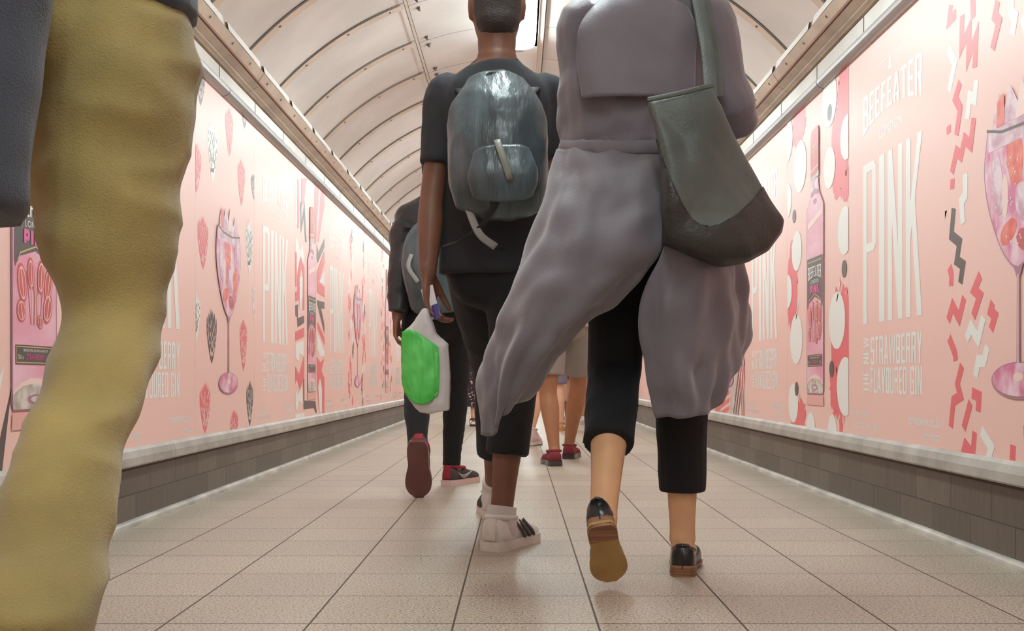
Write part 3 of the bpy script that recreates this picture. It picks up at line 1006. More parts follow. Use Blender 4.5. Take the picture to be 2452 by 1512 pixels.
def flagbits(side, d0):
    """broken bands of red, white and charcoal radiating like a cut-up flag"""
    h = PH[side]; pr = Print(h)
    U = lambda p: uv('left', 6.808, 690 + p[0] / 2.748, 450 + p[1] / 2.748)
    S = [('red', [(62, -60), (75, -40), (75, 270), (62, 270)]), ('dark', [(80, 100), (90, 100), (92, 230), (110, 80), (125, 360), (114, 360), (105, 200), (86, 310)]),
         ('white', [(48, -40), (60, -40), (60, 240), (50, 240)]), ('red', [(90, -60), (125, -60), (106, 100), (90, 130)]), ('red', [(178, -80), (208, -80), (186, 370), (178, 370)]),
         ('red', [(215, 0), (241, 40), (241, 120), (202, 365), (192, 350)]), ('white', [(210, 0), (216, 0), (193, 340), (188, 340)]), ('dark', [(191, 368), (202, 428), (241, 335), (241, 392), (196, 500), (191, 470)]),
         ('red', [(241, 415), (241, 500), (206, 620), (241, 655), (241, 722), (194, 690), (191, 560)]), ('white', [(241, 545), (241, 640), (207, 622)]),
         ('dark', [(192, 740), (241, 755), (241, 800), (220, 795), (241, 900), (241, 965), (192, 765)]),
         ('white', [(48, 330), (64, 340), (80, 420), (100, 380), (110, 510), (80, 470), (60, 560), (48, 480)]), ('red', [(48, 420), (60, 430), (60, 650), (48, 655)]),
         ('red', [(85, 450), (110, 530), (110, 800), (100, 810), (100, 560), (90, 530), (76, 600), (76, 740), (48, 750), (48, 690), (65, 680), (65, 580)]),
         ('white', [(78, 600), (98, 580), (98, 720), (85, 740), (85, 800), (78, 800)]), ('dark', [(48, 775), (68, 768), (68, 860), (108, 840), (108, 890), (65, 920), (60, 850), (48, 842)]),
         ('red', [(48, 950), (108, 920), (108, 980), (48, 1012)]), ('white', [(48, 1030), (104, 1005), (104, 1110), (80, 1090), (70, 1150), (48, 1110)]),
         ('red', [(48, 1170), (75, 1230), (108, 1100), (108, 1250), (80, 1330), (60, 1260), (48, 1300)]), ('white', [(48, 1330), (70, 1360), (95, 1310), (97, 1440), (75, 1400), (60, 1470), (48, 1440)]),
         ('dark', [(100, 1255), (109, 1255), (110, 1400), (182, 1405), (192, 1480), (182, 1480), (172, 1450), (104, 1460)]),
         ('red', [(191, 1110), (215, 1150), (241, 1120), (222, 1205), (241, 1255), (241, 1490), (205, 1460), (192, 1300)]), ('white', [(191, 950), (241, 1080), (241, 1110), (210, 1110), (192, 1060)]),
         ('white', [(200, 1310), (212, 1250), (224, 1320), (224, 1490), (208, 1470)]), ('white', [(193, 1000), (200, 1020), (222, 1110), (205, 1110)]), ('red', [(196, 880), (241, 985), (241, 1040), (196, 930)]), ('white', [(48, 1490), (110, 1480), (110, 1510), (48, 1520)])]
    for i, (col, pts) in enumerate(S):
        pr.poly([U(p) for p in pts], col, 1 + (i % 5) * 0.4)
    return pr


def burst(side, d0):
    """jagged flashes bursting out from behind the bottle"""
    h = PH[side]; pr = Print(h)
    rnd = random.Random(5)
    for i in range(34):
        a = 2 * math.pi * i / 34 + .03
        ca, sa = math.cos(a), math.sin(a) * 1.25
        col = ('white', 'red', 'white', 'dark', 'white')[i % 5]
        r0, r1 = .30 + .10 * rnd.random(), .62 + .45 * rnd.random()
        if abs(ca) < .35: r0 += .25; r1 += .25
        nx, ny = -sa, ca
        P = lambda r, s_: (.535 + ca * r + nx * s_, .60 + sa * r + ny * s_)
        m_ = (r0 + r1) / 2
        pr.poly([P(r0, 0), P(m_, -.03), P(m_ - .03, .0), P(r1, -.02), P(r1 + .02, .03), P(m_ + .04, .02), P(m_ + .05, .035)], col, 1)
    return pr


def stripes(side, d0):
    """striped bands crossing behind the glass"""
    h = PH[side]; pr = Print(h)
    def band(p, q, n, wd, cols, ln):
        d = V((q[0] - p[0], q[1] - p[1])); nn = V((-d.y, d.x)).normalized()
        for i in range(n):
            o = nn * ((i - n / 2) * wd)
            pr.line([(p[0] + o.x, p[1] + o.y), (q[0] + o.x, q[1] + o.y)], wd * .55, cols[i % len(cols)], 1 + ln)
    band((.06, -.05), (.30, .55), 7, .035, ['dark', 'red'], 0)
    band((.10, .02), (.62, .10), 6, .05, ['red'], 1)
    band((.60, -.05), (.74, .62), 6, .032, ['white'], 2)
    band((.70, -.05), (1.08, .55), 6, .03, ['dark', 'palepink'], 3)
    band((1.02, -.05), (.86, .75), 5, .03, ['red', 'white'], 4)
    band((.98, .4), (.80, 1.1), 6, .03, ['red', 'white'], 5)
    band((.05, .6), (.25, 1.2), 6, .035, ['white', 'red'], 1)
    band((.95, .95), (.70, 1.55), 6, .035, ['red', 'dark'], 2)
    band((.30, 1.05), (.08, 1.55), 6, .035, ['red', 'white'], 3)
    return pr


def shards(seed):
    def f(side, d0):
        h = PH[side]; pr = Print(h)
        rnd = random.Random(seed)
        for i in range(64):
            u = rnd.uniform(.02, .30) if i % 2 else rnd.uniform(.76, 1.03)
            v = (i + rnd.random()) / 64 * h
            col = rnd.choice(['red', 'white', 'red', 'white', 'red', 'dark'])
            k = rnd.uniform(.6, 1.1)
            if seed % 2:
                pr.line([(u, v), (u + .03 * k, v + .04 * k), (u - .01, v + .06 * k), (u + .03, v + .11 * k)], .035, col, 1)
            else:
                pr.poly([(u, v), (u + .07 * k, v + .015), (u + .05 * k, v + .09 * k), (u - .01, v + .06 * k)], col, 1)
        return pr
    return f


def poster(side, d0, pattern, picture, label, pname=None):
    s = -1 if side == 'left' else 1
    h = PH[side]
    bm = bmesh.new()
    box(bm, (0.0006, 0.0, 0), (PW - 0.0006, h, 0.002))
    me = to_mesh(bm)
    me.materials.append(PM[0])
    ob = bpy.data.objects.new('poster', me)
    COL.objects.link(ob)
    if side == 'left':
        mw = Matrix(((0, 0, 1, -WX - .0025), (1, 0, 0, d0), (0, 1, 0, ZB[side]), (0, 0, 0, 1)))
    else:
        mw = Matrix(((0, 0, -1, WX + .0025), (-1, 0, 0, d0 + PW), (0, 1, 0, ZB[side]), (0, 0, 0, 1)))
    ob.matrix_world = mw
    tag(ob, label, 'poster', 'pink posters on the %s wall' % side)
    kids = []
    if pattern:
        kids.append((pname or 'printed_pattern', pattern(side, d0).build('pattern')))
    if picture:
        kids.append(({'bottle': 'printed_bottle', 'glass': 'printed_glass', 'lettering': 'printed_lettering'}[picture.__name__], cached(picture, side)))
    for nm, me in kids:
        c = bpy.data.objects.new(nm, me)
        COL.objects.link(c)
        c.parent = ob
        c.location.z = .0028 if nm in ('printed_bottle', 'printed_glass') else 0.0
    return ob


_cache = {}


def cached(fn, side):
    k = (fn.__name__, side)
    if k not in _cache:
        _cache[k] = fn(PH[side]).build(fn.__name__)
    return _cache[k]


LP = 2.596
for i, (pat, pic, lab) in enumerate((
        (burst, bottle, 'pink poster of a big bottle among jagged flashes, nearest on the left wall'),
        (None, lettering, 'white-lettered pink poster on the left wall, between the nearest bottle and the strawberry poster'),
        (berries, glass, 'pink poster of a stemmed glass among printed strawberries, on the left wall'),
        (None, lettering, 'white-lettered pink poster on the left wall, between the strawberry poster and the flag-pattern bottle'),
        (flagbits, bottle, 'pink poster of a bottle over broken flag bands, on the left wall'),
        (None, lettering, 'white-lettered pink poster on the left wall, just beyond the flag-pattern bottle'),
        (shards(7), glass, 'pink poster of a small stemmed glass among zigzag slips, on the left wall'),
        (None, lettering, 'white-lettered pink poster on the left wall, beyond the glass with zigzag slips'),
        (shards(8), bottle, 'pink poster of a bottle among angular flakes, on the left wall beside the dark jacket'),
        (None, lettering, 'white-lettered pink poster farthest along the left wall, behind the green bag'),
        (shards(9), glass, 'pink poster at the far end of the left wall, a sliver beside the green bag'))):
    poster('left', LP + 1.0495 * i, pat, pic, lab)
RP = 2.505
for i, (pat, pic, lab) in enumerate((
        (confetti, glass, 'pink poster of a glass with zigzag confetti, nearest on the right wall'),
        (None, lettering, 'large white-lettered pink poster on the right wall, between the confetti glass and the dotted bottle'),
        (dots, bottle, 'pink poster of a bottle among white discs and red brush patches'),
        (None, lettering, 'white-lettered pink poster on the right wall, between the dotted bottle and the tote bag'),
        (stripes, glass, 'pink poster with striped bands, on the right wall behind the grey coat hem'),
        (None, lettering, 'white-lettered pink poster just beyond the striped poster, mostly hidden by the grey coat'),
        (shards(11), bottle, 'pink poster sliver seen between the trouser leg and the coat, on the right wall'))):
    poster('right', RP + 1.0495 * i - (0.02 if i else 0), pat, pic, lab)

# ================================================================= PEOPLE
def cloth(name, rgb, rough=0.85, **kw):
    a = dict(bump=0.25, bscale=420, sheen=0.25, spec=0.25)
    a.update(kw)
    return mat(name, rgb, rough, **a)


K = {}
K['skin_dark'] = mat('brown skin', (122, 80, 60), rough=0.5, var=0.10, vscale=12)
K['skin_tan'] = mat('tan skin', (216, 168, 126), rough=0.5, var=0.05, vscale=14)
K['skin_mid'] = mat('mid brown skin', (178, 122, 88), rough=0.48, var=0.06, vscale=14)
K['skin_pale'] = mat('pale skin', (232, 180, 150), rough=0.5, var=0.05, vscale=14)
K['mustard'] = cloth('mustard cotton', (158, 139, 84), var=0.18, vscale=5)
K['navy'] = cloth('dark navy cloth', (58, 62, 72))
K['black'] = cloth('black cotton', (34, 34, 36), sheen=0.06)
K['blacktee'] = cloth('faded black jersey', (46, 47, 51), sheen=0.06, rough=0.8)
K['blackslack'] = cloth('black trouser cloth', (30, 30, 33), sheen=0.06)
K['coat'] = cloth('grey mauve drapery cloth', (112, 106, 114), rough=0.42, var=0.10, vscale=4, sheen=0.4)
K['tote'] = mat('dark green grey leather', (88, 96, 91), rough=0.5, var=0.2, vscale=6, bump=0.25, bscale=180)
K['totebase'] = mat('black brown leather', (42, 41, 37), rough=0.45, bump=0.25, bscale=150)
K['pack'] = mat('dark slate nylon', (88, 102, 108), rough=0.32, var=0.35, vscale=7, stretch=(2.2, 1, .7), bump=0.4, bscale=22, spec=0.6)
K['strap'] = mat('black webbing', (32, 32, 34), rough=0.6)
K['web'] = mat('grey webbing', (150, 146, 142), rough=0.55)
K['zip'] = mat('pale zip pull', (128, 130, 120), rough=0.4)
K['hair'] = mat('black hair', (46, 38, 34), rough=0.55, bump=0.5, bscale=260)
K['hairb'] = mat('brown hair', (62, 44, 36), rough=0.5, bump=0.4, bscale=200, stretch=(1, 1, .15))
K['eyew'] = mat('eye', (235, 232, 226), rough=0.15)
K['iris'] = mat('dark iris', (52, 34, 24), rough=0.1)
K['white_shoe'] = mat('white shoe leather', (226, 220, 216), rough=0.4, var=0.08, vscale=20)
K['white_sole'] = mat('white rubber', (222, 212, 206), rough=0.5, var=0.08, vscale=20)
K['pink_sole'] = mat('pale pink rubber', (216, 186, 180), rough=0.5)
K['stripe'] = mat('dark grey stripe', (70, 66, 68), rough=0.5)
K['sock'] = cloth('white sock knit', (210, 202, 198))
K['loafer'] = mat('black shoe leather', (30, 29, 30), rough=0.28, spec=0.6)
K['heel'] = mat('stacked wood heel', (158, 110, 78), rough=0.45, rgb2=(112, 74, 50), vscale=3, stretch=(1, 1, 60), contrast=(.4, .6))
K['tansole'] = mat('tan leather sole', (188, 152, 92), rough=0.5, var=0.12, vscale=9)
K['maroon'] = mat('maroon rubber', (116, 72, 70), rough=0.5, var=0.1, vscale=9)
K['maroon_up'] = mat('maroon knit', (132, 40, 52), rough=0.65, bump=0.3, bscale=200)
K['dark_up'] = mat('dark grey mesh', (72, 60, 62), rough=0.6, bump=0.3, bscale=200)
K['redlin'] = mat('red lining', (150, 34, 46), rough=0.7)
K['swoosh'] = mat('grey curved flash', (150, 140, 140), rough=0.4)
K['darksole'] = mat('dark clear sole', (62, 52, 54), rough=0.2, spec=0.7)
K['greyshort'] = cloth('grey cotton', (150, 138, 130))
K['blueshort'] = cloth('blue grey cotton', (128, 122, 138))
K['puffer'] = mat('black quilted nylon', (44, 43, 46), rough=0.42, spec=0.5, bump=0.25, bscale=30)
K['green'] = mat('bright green plastic', (66, 190, 72), rough=0.35, rgb2=(98, 210, 100), vscale=8, contrast=(.4, .6))
K['bagwhite'] = mat('white plastic film', (214, 208, 208), rough=0.4, var=0.08, vscale=10)
K['card'] = mat('white card', (226, 222, 226), rough=0.5)
K['purple'] = mat('violet print', (86, 66, 140), rough=0.5)
K['beige'] = cloth('beige cotton', (186, 160, 130))
K['palepink'] = cloth('pale pink cotton', (226, 180, 172))
K['floral'] = mat('dark floral cloth', (44, 36, 44), rough=0.8, rgb2=(214, 176, 170), vscale=42, contrast=(.40, .43))
K['tansandal'] = mat('tan sandal leather', (196, 142, 76), rough=0.5)
K['brownleather'] = mat('dark brown leather', (60, 38, 32), rough=0.45)
K['canvas'] = cloth('pale pink canvas', (222, 196, 192))


def X(p, dx=0, dy=0, dz=0):
    return V((p[0] + dx, p[1] + dy, p[2] + dz))


def skeleton(x, y, H, stride=0.0, swing=0.0, lead='left'):
    """joints of a person walking away (+Y); feet flat on the floor at y +/- stride"""
    J = {}
    hz = 0.515 * H
    sl = 1 if lead == 'left' else -1
    for n, s in (('left', -1), ('right', 1)):
        f = stride * (sl if n == 'left' else -sl)
        J['hip_' + n] = V((x + s * .052 * H, y, hz))
        J['ankle_' + n] = V((x + s * .05 * H, y + f, .050 * H + (.02 if f < 0 else 0)))
        k = (J['hip_' + n] + J['ankle_' + n]) / 2
        J['knee_' + n] = V((k.x, k.y + .035 * H + (.02 * H if f < 0 else 0), .285 * H))
        J['toe_' + n] = X(J['ankle_' + n], .02 * s, .15, -.03)
        J['shoulder_' + n] = V((x + s * .105 * H, y + .01, .812 * H))
        a = -f * swing
        J['elbow_' + n] = V((x + s * .135 * H, y + a * .5 - .02, .635 * H))
        J['wrist_' + n] = V((x + s * .14 * H, y + a * 1.3 + .03, .495 * H))
    J['pelvis'] = V((x, y, hz))
    J['neck'] = V((x, y + .015, .835 * H))
    J['head'] = V((x, y + .045, .925 * H))
    return J


def hand(bm, w_, d, thumb, palm, curl=0.5, sc=1.0):
    """palm, four fingers and a thumb leaving the side of the palm; curl bends towards the palm side"""
    d = d.normalized(); thumb = (thumb - d * thumb.dot(d)).normalized()
    pn = d.cross(thumb)
    if pn.dot(palm) < 0: pn = -pn
    P = lambda a, b, c=0: w_ + d * (a * sc) + thumb * (b * sc) + pn * (c * sc)
    tube(bm, [P(-.02, 0), P(.02, .002), P(.055, .002, .002), P(.09, 0, .004)], [(.027 * sc, .02 * sc), (.032 * sc, .017 * sc), (.041 * sc, .015 * sc), (.038 * sc, .012 * sc)], side=thumb, seg=12, sub=3)
    for b, L, r in ((.030, .068, .0092), (.010, .077, .0095), (-.010, .071, .0092), (-.029, .056, .0082)):
        pts = [P(.075, b * .95, .003)]
        p = P(.09, b, .004); pts.append(p)
        ang = curl * .6
        dd = d
        for k, fr in enumerate((.45, .31, .24)):
            dd = (d * math.cos(ang) + pn * math.sin(ang)).normalized()
            p = p + dd * (L * fr * sc + 0.004 * sc)
            pts.append(p)
            ang += curl * .75
        tube(bm, pts, [r * sc * q for q in (1, 1.05, 1, .92, .75)], side=thumb, seg=8, sub=2)
    t0 = P(.022, .024, .004)
    t1 = t0 + (d * .7 + thumb * .65 + pn * .25).normalized() * (.04 * sc)
    t2 = t1 + (d * .9 + thumb * .2 + pn * .45 * curl).normalized() * (.033 * sc)
    t3 = t2 + (d * .9 - thumb * .05 + pn * .7 * curl).normalized() * (.025 * sc)
    tube(bm, [t0 - d * .01 * sc, t1, t2, t3], [.015 * sc, .0125 * sc, .0108 * sc, .0085 * sc], side=d, seg=8, sub=2)


def body_mesh(J, H, k=1.0, voxel=.009, hands=None, curl=.5, feet=True):
    """the whole body as one continuous surface: head with face, neck, trunk, limbs, hands, feet"""
    bm = bmesh.new()
    s = H / 1.75
    pel, nk, hd = J['pelvis'], J['neck'], J['head']
    sh = (J['shoulder_left'] + J['shoulder_right']) / 2
    sidev = (J['shoulder_right'] - J['shoulder_left']).normalized()
    sp = lambda t: pel.lerp(nk, t)
    tube(bm, [X(pel, dz=-.07 * s), X(pel, dz=.0), sp(.30), sp(.55), sp(.78), sp(.92), sp(1.0)],
         [(.13 * s * k, .09 * s * k), (.155 * s * k, .105 * s * k), (.130 * s * k, .095 * s * k), (.142 * s * k, .10 * s * k), (.165 * s * k, .105 * s * k), (.13 * s, .075 * s), (.062 * s, .06 * s)], side=sidev, seg=18)
    up = (hd - nk).normalized()
    tube(bm, [nk - up * .05, nk, hd - up * .08 * s], [.062 * s, .056 * s, .058 * s], side=sidev, seg=14)
    fw = up.cross(sidev).normalized()
    if fw.y < 0: fw = -fw
    Hh = lambda u, f: hd + up * (u * s) + fw * (f * s)
    tube(bm, [Hh(-.112, .055), Hh(-.095, .035), Hh(-.06, .018), Hh(-.01, .004), Hh(.04, -.004), Hh(.085, -.006), Hh(.112, -.006)],
         [(.026 * s, .024 * s), (.05 * s, .055 * s), (.065 * s, .082 * s), (.073 * s, .094 * s), (.075 * s, .097 * s), (.062 * s, .082 * s), (.03 * s, .045 * s)], side=sidev, seg=18)
    tube(bm, [Hh(.01, .096), Hh(-.02, .108), Hh(-.038, .114)], [.008 * s, .011 * s, .015 * s], side=sidev, seg=8)                     # nose
    tube(bm, [Hh(-.062, .090) - sidev * .02 * s, Hh(-.063, .099), Hh(-.062, .090) + sidev * .02 * s], [.005 * s, .009 * s, .005 * s], side=up, seg=8)   # lips
    tube(bm, [Hh(.022, .088) - sidev * .045 * s, Hh(.026, .096), Hh(.022, .088) + sidev * .045 * s], [.009 * s, .009 * s, .009 * s], side=up, seg=8)    # brow
    for q in (-1, 1):
        e = hd + sidev * (q * .077 * s)
        tube(bm, [e + up * (-.032 * s), e + up * (.0) - fw * .005 * s, e + up * (.030 * s) - fw * .004 * s], [(.007 * s, .010 * s), (.010 * s, .018 * s), (.009 * s, .015 * s)], side=sidev, seg=8)
    for n, q in (('left', -1), ('right', 1)):
        S_, E_, W_ = J['shoulder_' + n], J['elbow_' + n], J['wrist_' + n]
        tube(bm, [nk - up * .02, sh.lerp(S_, .6) + up * .012], [.052 * s, .05 * s], seg=12, sub=1)
        tube(bm, [sh.lerp(S_, .45), S_, S_.lerp(E_, .4), E_, E_.lerp(W_, .35), W_],
             [.055 * s, .052 * s * k, .045 * s * k, .038 * s * k, .040 * s * k, .026 * s], seg=12)
        d = J.get('hand_' + n) or (W_ - E_).normalized()
        if isinstance(d, Vector) and d.length > 2: d = d.normalized()
        hand(bm, W_, d, J.get('thumb_' + n) or V((0, 1, 0.1)), J.get('palm_' + n) or V((-q, 0, 0)), J.get('curl_' + n, curl), s)
        Hp, Kn, An = J['hip_' + n], J['knee_' + n], J['ankle_' + n]
        tube(bm, [X(Hp, dz=.02), Hp.lerp(Kn, .3), Hp.lerp(Kn, .75), Kn, Kn.lerp(An, .28), Kn.lerp(An, .65), Kn.lerp(An, .92), An],
             [.086 * s * k, .080 * s * k, .062 * s * k, .054 * s * k, .056 * s * k, .042 * s * k, .034 * s, .036 * s], seg=14)
        if feet:
            T_ = J['toe_' + n]
            dd = (T_ - An).normalized()
            dn = dd.cross(V((1, 0, 0))).normalized()
            if dn.z > 0 and abs(dd.z) < .7: dn = -dn
            low = An + dn * .03 * s
            tube(bm, [An - dd * .004 * s + dn * .035 * s, An + dd * .05 * s + dn * .025 * s, An.lerp(T_, .65) + dn * .010 * s, T_],
                 [(.030 * s, .026 * s), (.033 * s, .028 * s), (.036 * s, .020 * s), (.032 * s, .012 * s)], side=(1, 0, 0), seg=12)
    return remesh(bm, voxel, 3)


def eyes(par, J, H, iris='iris'):
    s = H / 1.75
    hd, nk = J['head'], J['neck']
    sidev = (J['shoulder_right'] - J['shoulder_left']).normalized()
    up = (hd - nk).normalized(); fw = up.cross(sidev).normalized()
    if fw.y < 0: fw = -fw
    for q in (-1, 1):
        bm = bmesh.new()
        c = hd + sidev * (q * .031 * s) + fw * (.086 * s)
        ball(bm, c, (.013 * s,) * 3)
        me = to_mesh(bm)
        o = link('eye', me, [K['eyew'], K['iris']], par)
        for p in o.data.polygons:
            if (p.center + LOC[par.name] - c).dot(fw) > .0095 * s: p.material_index = 1


def hair_cap(par, J, H, m_, back=-.05, vol=.012, long=0.0):
    s = H / 1.75
    hd, nk = J['head'], J['neck']
    sidev = (J['shoulder_right'] - J['shoulder_left']).normalized()
    up = (hd - nk).normalized(); fw = up.cross(sidev).normalized()
    if fw.y < 0: fw = -fw
    Hh = lambda u, f: hd + up * (u * s) + fw * (f * s)
    bm = bmesh.new()
    tube(bm, [Hh(back - long, -.035), Hh(-.01, -.026), Hh(.04, -.022), Hh(.085, -.012), Hh(.115, -.008)],
         [(.062 * s + vol, .052 * s + vol), (.066 * s + vol, .074 * s + vol), (.068 * s + vol, .086 * s + vol), (.058 * s + vol, .078 * s + vol), (.034 * s + vol, .045 * s + vol)], side=sidev, seg=18)
    me = remesh(bm, .007, 3, folds(.003, (40, 40, 12)))
    return link('hair', me, m_, par)


def legs_cloth(J, s, ends, rad, pel=True, voxel=.008, wr=None, smooth=4, pel_r=(.172, .122), pel_top=.12):
    """trousers or shorts; ends give how far down each leg (0..1 knee, 1..2 ankle), rad the radii"""
    bm = bmesh.new()
    if pel:
        p = J['pelvis']
        tube(bm, [X(p, dz=-.075 * s), X(p), X(p, dz=.06 * s), X(p, dz=pel_top * s)],
             [(pel_r[0] * .85 * s, pel_r[1] * .8 * s), (pel_r[0] * s, pel_r[1] * s), (pel_r[0] * .93 * s, pel_r[1] * .92 * s), (pel_r[0] * .84 * s, pel_r[1] * .84 * s)], seg=20, cap=('round', 'flat'))
    for n in ('left', 'right'):
        Hp, Kn, An = J['hip_' + n], J['knee_' + n], J['ankle_' + n]
        e = ends[n] if isinstance(ends, dict) else ends
        pts, rr = [], []
        ts = [0, .3, .7, 1.0, 1.3, 1.65, 2.0]
        ts = [t for t in ts if t < e - .05] + [e]
        for t in ts:
            pts.append(Hp.lerp(Kn, t) if t <= 1 else Kn.lerp(An, t - 1))
            i = min(int(t / 2 * (len(rad) - 1)), len(rad) - 2)
            f = t / 2 * (len(rad) - 1) - i
            rr.append((rad[i] * (1 - f) + rad[i + 1] * f) * s)
        pts[0] = X(pts[0], dz=.02)
        tube(bm, pts, rr, seg=16, cap=('round', 'flat'))
    return remesh(bm, voxel, smooth, wr)


def top_cloth(J, s, sleeve, rb, rs, hem=-.08, voxel=.008, wr=None, smooth=4, neck=.97):
    """shirt or jacket; sleeve 0..1 elbow, 1..2 wrist; rb scales the trunk, rs the sleeve radius"""
    bm = bmesh.new()
    pel, nk = J['pelvis'], J['neck']
    sidev = (J['shoulder_right'] - J['shoulder_left']).normalized()
    sh = (J['shoulder_left'] + J['shoulder_right']) / 2
    sp = lambda t: pel.lerp(nk, t)
    tube(bm, [X(pel, dz=hem), sp(.15), sp(.4), sp(.66), sp(.84), sp(.93), sp(neck + .02)],
         [(.168 * rb * s, .122 * rb * s), (.166 * rb * s, .122 * rb * s), (.158 * rb * s, .118 * rb * s), (.178 * rb * s, .125 * rb * s), (.172 * rb * s, .108 * rb * s), (.13 * s, .088 * s), (.072 * s, .074 * s)],
         side=sidev, seg=20, cap=('flat', 'flat'))
    for n in ('left', 'right'):
        S_, E_, W_ = J['shoulder_' + n], J['elbow_' + n], J['wrist_' + n]
        e = sleeve[n] if isinstance(sleeve, dict) else sleeve
        upv = (nk - pel).normalized()
        tube(bm, [nk - upv * .015 * s, sh.lerp(S_, .55) + upv * .012 * s, S_ + upv * .002], [.062 * s, .066 * s, .066 * rs * s], seg=14, sub=3)
        pts = [sh.lerp(S_, .45), S_]
        rr = [.062 * s, .066 * rs * s]
        for t, r in ((.4, .058), (1.0, .052), (1.4, .048), (2.0, .040)):
            if t < e - .08:
                pts.append(S_.lerp(E_, t) if t <= 1 else E_.lerp(W_, t - 1)); rr.append(r * rs * s)
        pts.append(S_.lerp(E_, e) if e <= 1 else E_.lerp(W_, e - 1))
        rr.append((.060 - .010 * e) * rs * s)
        tube(bm, pts, rr, seg=14, cap=('round', 'flat'))
    return remesh(bm, voxel, smooth, wr)


# ---------------------------------------------------------------- shoes
def foot_frame(heel, toe, up=V((0, 0, 1))):
    f = (toe - heel).normalized()
    u = (up - f * up.dot(f)).normalized()
    r = f.cross(u)
    return Matrix((( r.x, f.x, u.x, heel.x), (r.y, f.y, u.y, heel.y), (r.z, f.z, u.z, heel.z), (0, 0, 0, 1)))


def outline(L, w_, q):
    """half widths along a shoe of length L: list of (y, left, right)"""
    return [(0.0, .42, .42), (.03, .62, .62), (.10, .74, .74), (.25, .76, .74), (.42, .72, .74), (.60, .92, .90), (.74, 1.0, .98), (.86, .90, .86), (.95, .62, .56), (1.0, .22, .2)]


def shoe_solid(bm, L, w_, z0, hs, inset=0.0, seg=10):
    """solid following the shoe outline from height z0 up to hs(y) with a rounded top"""
    rings = []
    for y, l, r in [tuple(t) for t in crom(outline(L, w_, 0), 3)]:
        l = max(l, .05); r = max(r, .05)
        h = max(hs(y), z0 + .002)
        c = []
        yy = y * L
        for a in range(seg + 1):
            t = math.pi * a / seg
            cx = math.cos(t)
            x = (r if cx > 0 else l) * w_ * (abs(cx) ** .55) * (1 if cx > 0 else -1) - inset * cx
            c.append(bm.verts.new((x, yy, z0 + (h - z0) * math.sin(t) ** .55)))
        rings.append(c)
    for A, B in zip(rings, rings[1:]):
        for i in range(seg):
            bm.faces.new((A[i], A[i + 1], B[i + 1], B[i]))
        bm.faces.new((A[-1], A[0], B[0], B[-1]))
    bm.faces.new(rings[0][::-1]); bm.faces.new(rings[-1])
    bmesh.ops.recalc_face_normals(bm, faces=bm.faces)


def slab(bm, L, w_, z0, z1, grow=.004, y0=0.0, y1=1.0, seg=3):
    rows = [t for t in crom(outline(L, w_, 0), 4) if y0 - 1e-6 <= t[0] <= y1 + 1e-6]
    bot = []; top = []
    for sgn in (1, -1):
        for y, l, r in (rows if sgn == 1 else rows[::-1]):
            hw = (max(r, .06) if sgn == 1 else max(l, .06)) * w_ + grow
            yy = y * L + (grow if y > .98 else (-grow if y < .02 else 0))
            bot.append(bm.verts.new((sgn * hw, yy, z0))); top.append(bm.verts.new((sgn * hw, yy, z1)))
    n = len(bot)
    for i in range(n):
        bm.faces.new((bot[i], bot[(i + 1) % n], top[(i + 1) % n], top[i]))
    bm.faces.new(bot[::-1]); bm.faces.new(top)
    bmesh.ops.recalc_face_normals(bm, faces=bm.faces)


def put(bm, mw):
    bmesh.ops.transform(bm, matrix=mw, verts=bm.verts)
    return to_mesh(bm)


def interp(tab):
    def f(y):
        for (a, b), (c, d) in zip(tab, tab[1:]):
            if y <= c:
                return b + (d - b) * max(0, (y - a) / (c - a))
        return tab[-1][1]
    return f


